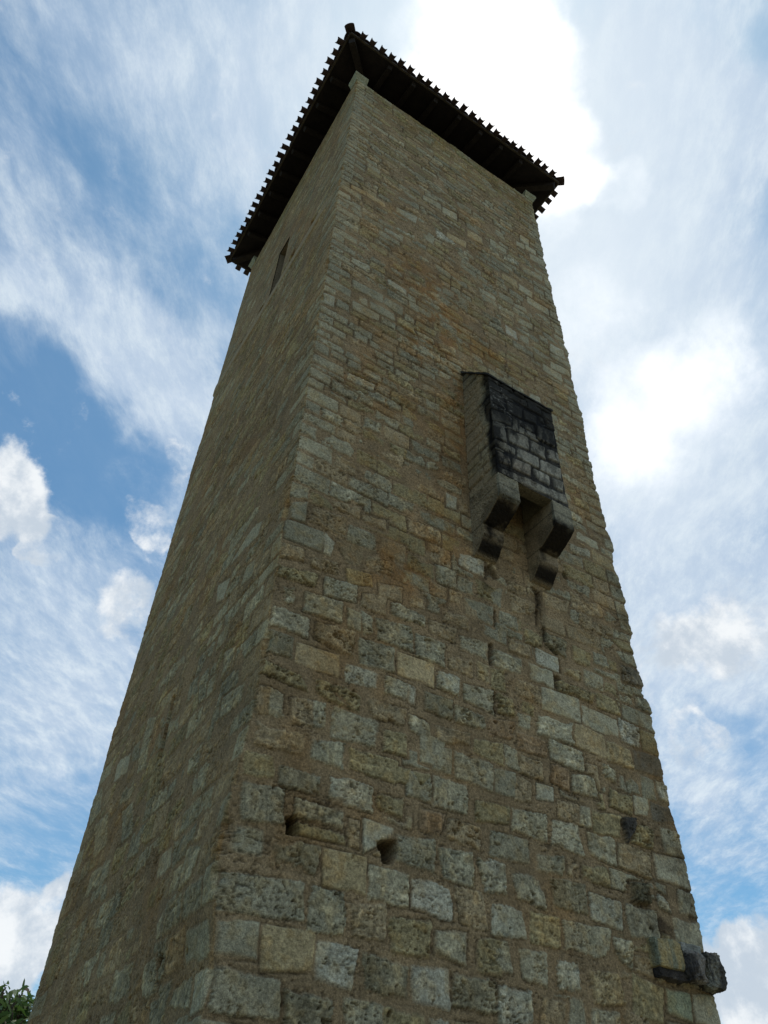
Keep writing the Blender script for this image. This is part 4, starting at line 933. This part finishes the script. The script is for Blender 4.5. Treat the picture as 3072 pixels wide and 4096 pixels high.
# ------------------------------------------------------------------ projecting stones
def rock(name, a, b, rgb, sd_, parent, amp=.06, bev=.03, M=None, label=None):
    o = dense(name, box_bm(a, b, bev, M), .03, amp, 7.0, sd_, rgb, parent, 0.35)
    if label: o['label'] = label
    return o
def streaky(c1, c2, s=6):
    return lambda P: np.array(c1) + (np.array(c2) - np.array(c1)) * sst(fb3(P * np.array((2.0, 2.0, .6)), s, 12, 4, .6), .4, .6)[:, None]
R_ = Matrix.Rotation
rock('projecting_stone', (5.45, -.20, 3.77), (5.69, .1, 4.06), streaky((.05, .046, .042), (.22, .20, .17)), 11, tower, .13, .05, label='black lichened broken stone jutting under the right corner quoins')
rock('projecting_stone', (5.71, -.22, 3.74), (5.97, .25, 4.11), streaky((.06, .057, .05), (.24, .23, .18)), 12, tower, .12, .05, label='black lichened block standing out past the right corner')
rock('projecting_stone', (5.47, -.10, 4.07), (5.80, .1, 4.17), streaky((.20, .20, .17), (.30, .30, .26)), 16, tower, .04, .02)
rock('projecting_stone', (5.02, -.13, 3.86), (5.45, .1, 4.15), streaky((.19, .20, .14), (.34, .27, .13), 4), 13, tower, .05, .03, label='ochre and green projecting stone left of the black corner stones')
rock('projecting_stone', (5.05, -.10, 3.76), (5.45, .1, 3.87), streaky((.04, .036, .033), (.08, .07, .06)), 14, tower, .06, .03)
# a pale split stone high on the right face

# corner corbel stones that carry the roof plates
def cornerstone(cx, cy, sx, sy, sd_):
    o_, i_, tp = .095, .30, 24.08
    xa, xb = sorted((cx - sx * 0 + sx * o_ , cx - sx * i_)); ya, yb = sorted((cy + sy * o_, cy - sy * i_))
    bm = box_bm((xa, ya, 23.80), (xb, yb, tp), 0.0)
    for v in bm.verts:
        if v.co.z < 24.0:
            if abs(v.co.x - (cx + sx * o_)) < 1e-3: v.co.x = cx + sx * .015
            if abs(v.co.y - (cy + sy * o_)) < 1e-3: v.co.y = cy + sy * .015
    bmesh.ops.subdivide_edges(bm, edges=bm.edges[:], cuts=2, use_grid_fill=True)
    for v in bm.verts:                                          # cyma: full above, hollow below
        t = (v.co.z - 23.80) / (tp - 23.80); k = sst(np.array([t]), .15, .62)[0]
        for ax, c_, s_ in ((0, cx, sx), (1, cy, sy)):
            d = (v.co[ax] - c_) * s_
            if d > .014: v.co[ax] = c_ + s_ * (0.012 + (o_ - .012) * k)
    return dense('corner_corbel', bm, .035, .02, 8.0, sd_, flat((.30, .30, .20)), tower)
cornerstone(0, 0, -1, -1, 1); cornerstone(TW, 0, 1, -1, 2); cornerstone(0, TL, -1, 1, 3); cornerstone(TW, TL, 1, 1, 4)

# ------------------------------------------------------------------ roof
EV, ZE, SL = 0.59, 24.66, 0.40
X0, X1, Y0, Y1 = -EV, TW + EV, -EV, TL + EV
def rz_(x, y): return ZE + SL * min(x - X0, X1 - x, y - Y0, Y1 - y)
hw = (X1 - X0) / 2
ridge = [(X0 + hw, Y0 + hw), (X0 + hw, Y1 - hw)]
cn = [(X0, Y0), (X1, Y0), (X1, Y1), (X0, Y1)]
V = [(x, y, ZE) for x, y in cn] + [(x, y, ZE + SL * hw) for x, y in ridge]
V += [(x, y, z + .045) for x, y, z in V]
Fq = [(0, 1, 4), (1, 2, 5, 4), (2, 3, 5), (3, 0, 4, 5)]
Fq = [tuple(reversed(f)) for f in Fq] + [tuple(i + 6 for i in f) for f in Fq] + [(0, 1, 7, 6), (1, 2, 8, 7), (2, 3, 9, 8), (3, 0, 6, 9)]
roof = mesh_obj('roof', V, Fq, M_BOARD, tower)
roof['label'] = 'low hipped roof of curved clay tiles on dark boards and rafters, overhanging all round'
def beam(name, a, b, w, h, mat, parent, up=(0, 0, 1), drop=0.0):
    a, b = Vector(a), Vector(b); d = (b - a); L_ = d.length; d.normalize()
    s = d.cross(Vector(up)).normalized(); u = s.cross(d).normalized()
    V = []
    for p in (a, b):
        for (i, j) in ((-1, -1), (1, -1), (1, 1), (-1, 1)): V.append(p + s * (i * w / 2) + u * (j * h / 2 - drop))
    bm = bmesh.new(); vs_ = [bm.verts.new(v) for v in V]
    for f in ((3, 2, 1, 0), (4, 5, 6, 7), (0, 1, 5, 4), (1, 2, 6, 5), (2, 3, 7, 6), (3, 0, 4, 7)): bm.faces.new([vs_[i] for i in f])
    bmesh.ops.recalc_face_normals(bm, faces=bm.faces[:])
    bmesh.ops.bevel(bm, geom=bm.edges[:], offset=.006, segments=1, affect='EDGES')
    me = bpy.data.meshes.new(name); bm.to_mesh(me); bm.free(); me.materials.append(mat)
    o = bpy.data.objects.new(name, me); col.objects.link(o); o.parent = parent
    return o
rr = random.Random(4)
for x in (.71, 1.47, 2.23, 2.99, 3.75, 4.50, 5.26):
    x += rr.uniform(-.03, .03)
    beam('rafter', (x, Y0 + .04, ZE + SL * .04), (x + rr.uniform(-.03, .03), Y0 + 1.9, ZE + SL * 1.9), .13, .15, M_WOOD, roof, drop=.085)
    beam('rafter', (x, Y1 - .04, ZE + SL * .04), (x, Y1 - 1.9, ZE + SL * 1.9), .13, .15, M_WOOD, roof, drop=.085)
for k in range(8):
    y = .62 + .755 * k + rr.uniform(-.03, .03)
    beam('rafter', (X0 + .04, y, ZE + SL * .04), (X0 + 1.9, y, ZE + SL * 1.9), .13, .15, M_WOOD, roof, drop=.085)
    beam('rafter', (X1 - .04, y, ZE + SL * .04), (X1 - 1.9, y, ZE + SL * 1.9), .13, .15, M_WOOD, roof, drop=.085)
for (x, y), (sx, sy) in zip(cn, ((1, 1), (-1, 1), (-1, -1), (1, -1))):
    beam('hip_rafter', (x + sx * .05, y + sy * .05, ZE + SL * .05), (x + sx * 2.4, y + sy * 2.4, ZE + SL * 2.4), .17, .20, M_WOOD, roof, drop=.115)
# wall plates and the boarded back of the eaves space, set back from the wall face
for a, b in (((.30, .38, 24.2), (TW - .30, .38, 24.2)), ((.38, .30, 24.2), (.38, TL - .30, 24.2)), ((TW - .38, .30, 24.2), (TW - .38, TL - .30, 24.2)), ((.30, TL - .38, 24.2), (TW - .30, TL - .38, 24.2))):
    beam('wall_plate', a, b, .22, .72, M_BOARD, roof)
# lid so that no daylight falls inside the top
mesh_obj('attic_floor', [(.1, .1, TH - .05), (TW - .1, .1, TH - .05), (TW - .1, TL - .1, TH - .05), (.1, TL - .1, TH - .05)], [(0, 1, 2, 3)], M_BOARD, tower)
# eave boards
ez = ZE + .03
for a, b in (((X0, Y0), (X1, Y0)), ((X1, Y0), (X1, Y1)), ((X1, Y1), (X0, Y1)), ((X0, Y1), (X0, Y0))):
    d = Vector((b[0] - a[0], b[1] - a[1], 0)).normalized(); nrm = Vector((d.y, -d.x, 0))
    A = Vector((*a, ez)) + nrm * .028; B = Vector((*b, ez)) + nrm * .028
    beam('eave_board', A - d * 0.02, B + d * .02, .05, .075, M_EAVE, roof)
# canal tiles: channels lie hollow side up, covers hollow side down over the joints
def half_pipe(pts, half, up, r0, r1, th, seg=7, flat_=0.75):
    """pts: start, end; half: unit side vector; up: unit up; returns verts, faces of a closed thin half pipe"""
    a, b = pts; V = []; F = []
    for p, r in ((a, r0), (b, r1)):
        for rad in (r, r - th):
            for i in range(seg + 1):
                t = math.pi * i / seg
                V.append(p + half * (math.cos(t) * rad) + up * (math.sin(t) * rad * flat_))
    n = seg + 1
    for i in range(seg):
        F.append((i, i + 1, 2 * n + i + 1, 2 * n + i)); F.append((n + i + 1, n + i, 3 * n + i, 3 * n + i + 1))
        F.append((i, n + i, n + i + 1, i + 1)); F.append((2 * n + i, 2 * n + i + 1, 3 * n + i + 1, 3 * n + i))
    F.append((0, 2 * n, 3 * n, n)); F.append((n - 1, 2 * n - 1, 4 * n - 1, 3 * n - 1))
    return V, F
def tile_slope(name, a, b, seed):
    r_ = random.Random(seed)
    a = Vector((*a, 0)); b = Vector((*b, 0)); Ld = (b - a).length; d = (b - a).normalized(); inw = Vector((-d.y, d.x, 0))
    slope = (inw + Vector((0, 0, SL))).normalized(); up = d.cross(slope).normalized()
    if up.z < 0: up = -up
    V = []; F = []
    def put(v, f):
        k = len(V); V.extend(v); F.extend([tuple(i + k for i in q) for q in f])
    n = round(Ld / .297); st = Ld / n
    for i in range(n + 1):
        for kind in (0, 1):
            t = i * st + (st / 2 if kind else 0)
            if t > Ld + .01 or t < 0: continue
            run = min(t, Ld - t, hw) 
            if run < .06 and kind == 0: continue
            out = (.205 if kind == 0 else .01) + r_.uniform(-.03, .03)
            base = a + d * (t + r_.uniform(-.02, .02)) + Vector((0, 0, ZE))
            s0_ = -out; row = 0
            tl = .42
            while s0_ < run * 1.0:
                s1_ = min(s0_ + tl, run + .08)
                if s1_ - s0_ < .08: break
                lift = (.125 if kind == 0 else .105) + (.035 if kind else 0) + r_.uniform(-.004, .004)
                q0 = base + slope * s0_ * 1.077 + up * lift; q1 = base + slope * (s1_ + .05) * 1.077 + up * (lift - .012)
                tw_ = r_.uniform(-.12, .12)
                hv = (d + up * tw_).normalized()
                if kind == 0: v, f = half_pipe((q0, q1), hv, -up, .088, .073, .017, 7, .85)
                else: v, f = half_pipe((q0, q1), hv, up, .112, .095, .017, 7, .75)
                put(v, f); s0_ += tl - .05 if row else tl - .05; row += 1
                if row > 2 and run > 2: tl = 1.2
    o = mesh_obj(name, V, F, M_TILE, roof)
    return o
for k in range(4): tile_slope('tile_covering', cn[k], cn[(k + 1) % 4], 20 + k)
for (x, y), (sx, sy) in zip(cn, ((1, 1), (-1, 1), (-1, -1), (1, -1))):
    V = []; F = []
    dh = Vector((sx, sy, SL)).normalized(); side = Vector((-sy, sx, 0)).normalized(); up = side.cross(dh).normalized()
    if up.z < 0: up = -up
    for i in range(12):
        q0 = Vector((x, y, ZE)) + dh * (i * .40 - .17) + up * .14
        v, f = half_pipe((q0, q0 + dh * .47 - up * .02), side, up, .135, .115, .02, 8, .8)
        k = len(V); V += v; F += [tuple(j + k for j in q) for q in f]
    mesh_obj('hip_tiles', V, F, M_TILE, roof)
V = []; F = []
rx = X0 + hw
for i in range(3):
    q0 = Vector((rx, ridge[0][1] - .2 + i * .36, ZE + SL * hw + .16)); v, f = half_pipe((q0, q0 + Vector((0, .42, -.02))), Vector((1, 0, 0)), Vector((0, 0, 1)), .135, .115, .02, 8, .8)
    k = len(V); V += v; F += [tuple(j + k for j in q) for q in f]
mesh_obj('ridge_tiles', V, F, M_TILE, roof)

# ------------------------------------------------------------------ tree behind the far left corner
def leaf_material():
    m, nt, b = new_mat('leaf_green'); N = nt.nodes.new; L = nt.links.new
    gi = N('ShaderNodeNewGeometry'); r = N('ShaderNodeValToRGB'); L(gi.outputs['Random Per Island'], r.inputs[0])
    e = r.color_ramp.elements; e[0].color = (.07, .14, .03, 1); e[1].color = (.17, .28, .07, 1)
    x = e.new(.93); x.color = (.12, .18, .04, 1); x = e.new(.97); x.color = (.16, .09, .06, 1)
    L(r.outputs[0], b.inputs['Base Color']); b.inputs['Roughness'].default_value = .5
    tr = N('ShaderNodeBsdfTranslucent'); L(r.outputs[0], tr.inputs[0])
    mx = N('ShaderNodeMixShader'); mx.inputs[0].default_value = .45
    L(b.outputs[0], mx.inputs[1]); L(tr.outputs[0], mx.inputs[2]); L(mx.outputs[0], nt.nodes['Material Output'].inputs[0])
    return m
M_LEAF = leaf_material()
M_BARK = simple_material('bark', (.06, .045, .032), (.13, .105, .08), 12, .9)
def limb(V, F, a, b, r0, r1, seg=6):
    a, b = Vector(a), Vector(b); d = (b - a).normalized(); s = d.orthogonal().normalized(); u = d.cross(s); k = len(V)
    for p, r in ((a, r0), (b, r1)):
        for i in range(seg): V.append(p + s * math.cos(2 * math.pi * i / seg) * r + u * math.sin(2 * math.pi * i / seg) * r)
    for i in range(seg): F.append((k + i, k + (i + 1) % seg, k + seg + (i + 1) % seg, k + seg + i))
def make_tree(bx, by_):
    r = random.Random(12)
    t = empty('tree', (bx - .06, by_, -.5)); tag(t, 'small leafy green tree with drooping leaves showing past the foot of the tower', 'tree')
    V = []; F = []; tips = []
    def grow(p, d, L_, rad, lev):
        n = 3; q = Vector(p)
        for i in range(n):
            d = (d + Vector((r.uniform(-.2, .2), r.uniform(-.2, .2), r.uniform(-.05, .2)))).normalized()
            q2 = q + d * (L_ / n); limb(V, F, q, q2, rad * (1 - .25 * i / n), rad * (1 - .25 * (i + 1) / n)); q = q2
            if lev >= 2: tips.append((q.copy(), d.copy()))
        if lev < 4:
            for j in range(4 if lev else 5):
                a = r.uniform(0, 6.283); sp = r.uniform(.45, .95)
                dd = (d + Vector((math.cos(a) * sp, math.sin(a) * sp, r.uniform(-.1, .35)))).normalized()
                grow(q, dd, L_ * r.uniform(.55, .72), rad * .58, lev + 1)
    grow((0, 0, -.1), Vector((0, 0, 1)), 1.95, .13, 0)
    mesh_obj('trunk', V, F, M_BARK, t, True)
    LV = []; LF = []
    for (p, d) in tips:
        for j in range(r.randint(2, 5)):
            a = r.uniform(0, 6.283)
            dr = Vector((math.cos(a), math.sin(a), r.uniform(-1.0, .5))).normalized()
            if r.random() < .12: dr = Vector((dr.x * .4, dr.y * .4, 1)).normalized()
            q = p + Vector((r.uniform(-.1, .1), r.uniform(-.1, .1), r.uniform(-.08, .08)))
            L_ = r.uniform(.15, .27); w = L_ * r.uniform(.12, .17)
            s = dr.cross(Vector((r.uniform(-1, 1), r.uniform(-1, 1), r.uniform(-1, 1)))).normalized()
            sag = Vector((0, 0, -L_ * .28)); k = len(LV)
            m1 = q + dr * L_ * .35 + sag * .15; m2 = q + dr * L_ * .7 + sag * .5
            LV += [q, m1 + s * w, m1 - s * w, m2 + s * w * .75, m2 - s * w * .75, q + dr * L_ + sag]
            LF += [(k, k + 1, k + 2), (k + 1, k + 3, k + 4, k + 2), (k + 3, k + 5, k + 4)]
    mesh_obj('crown', LV, LF, M_LEAF, t)
    return t, tips
tree, tips = make_tree(TREE_X, TREE_Y)
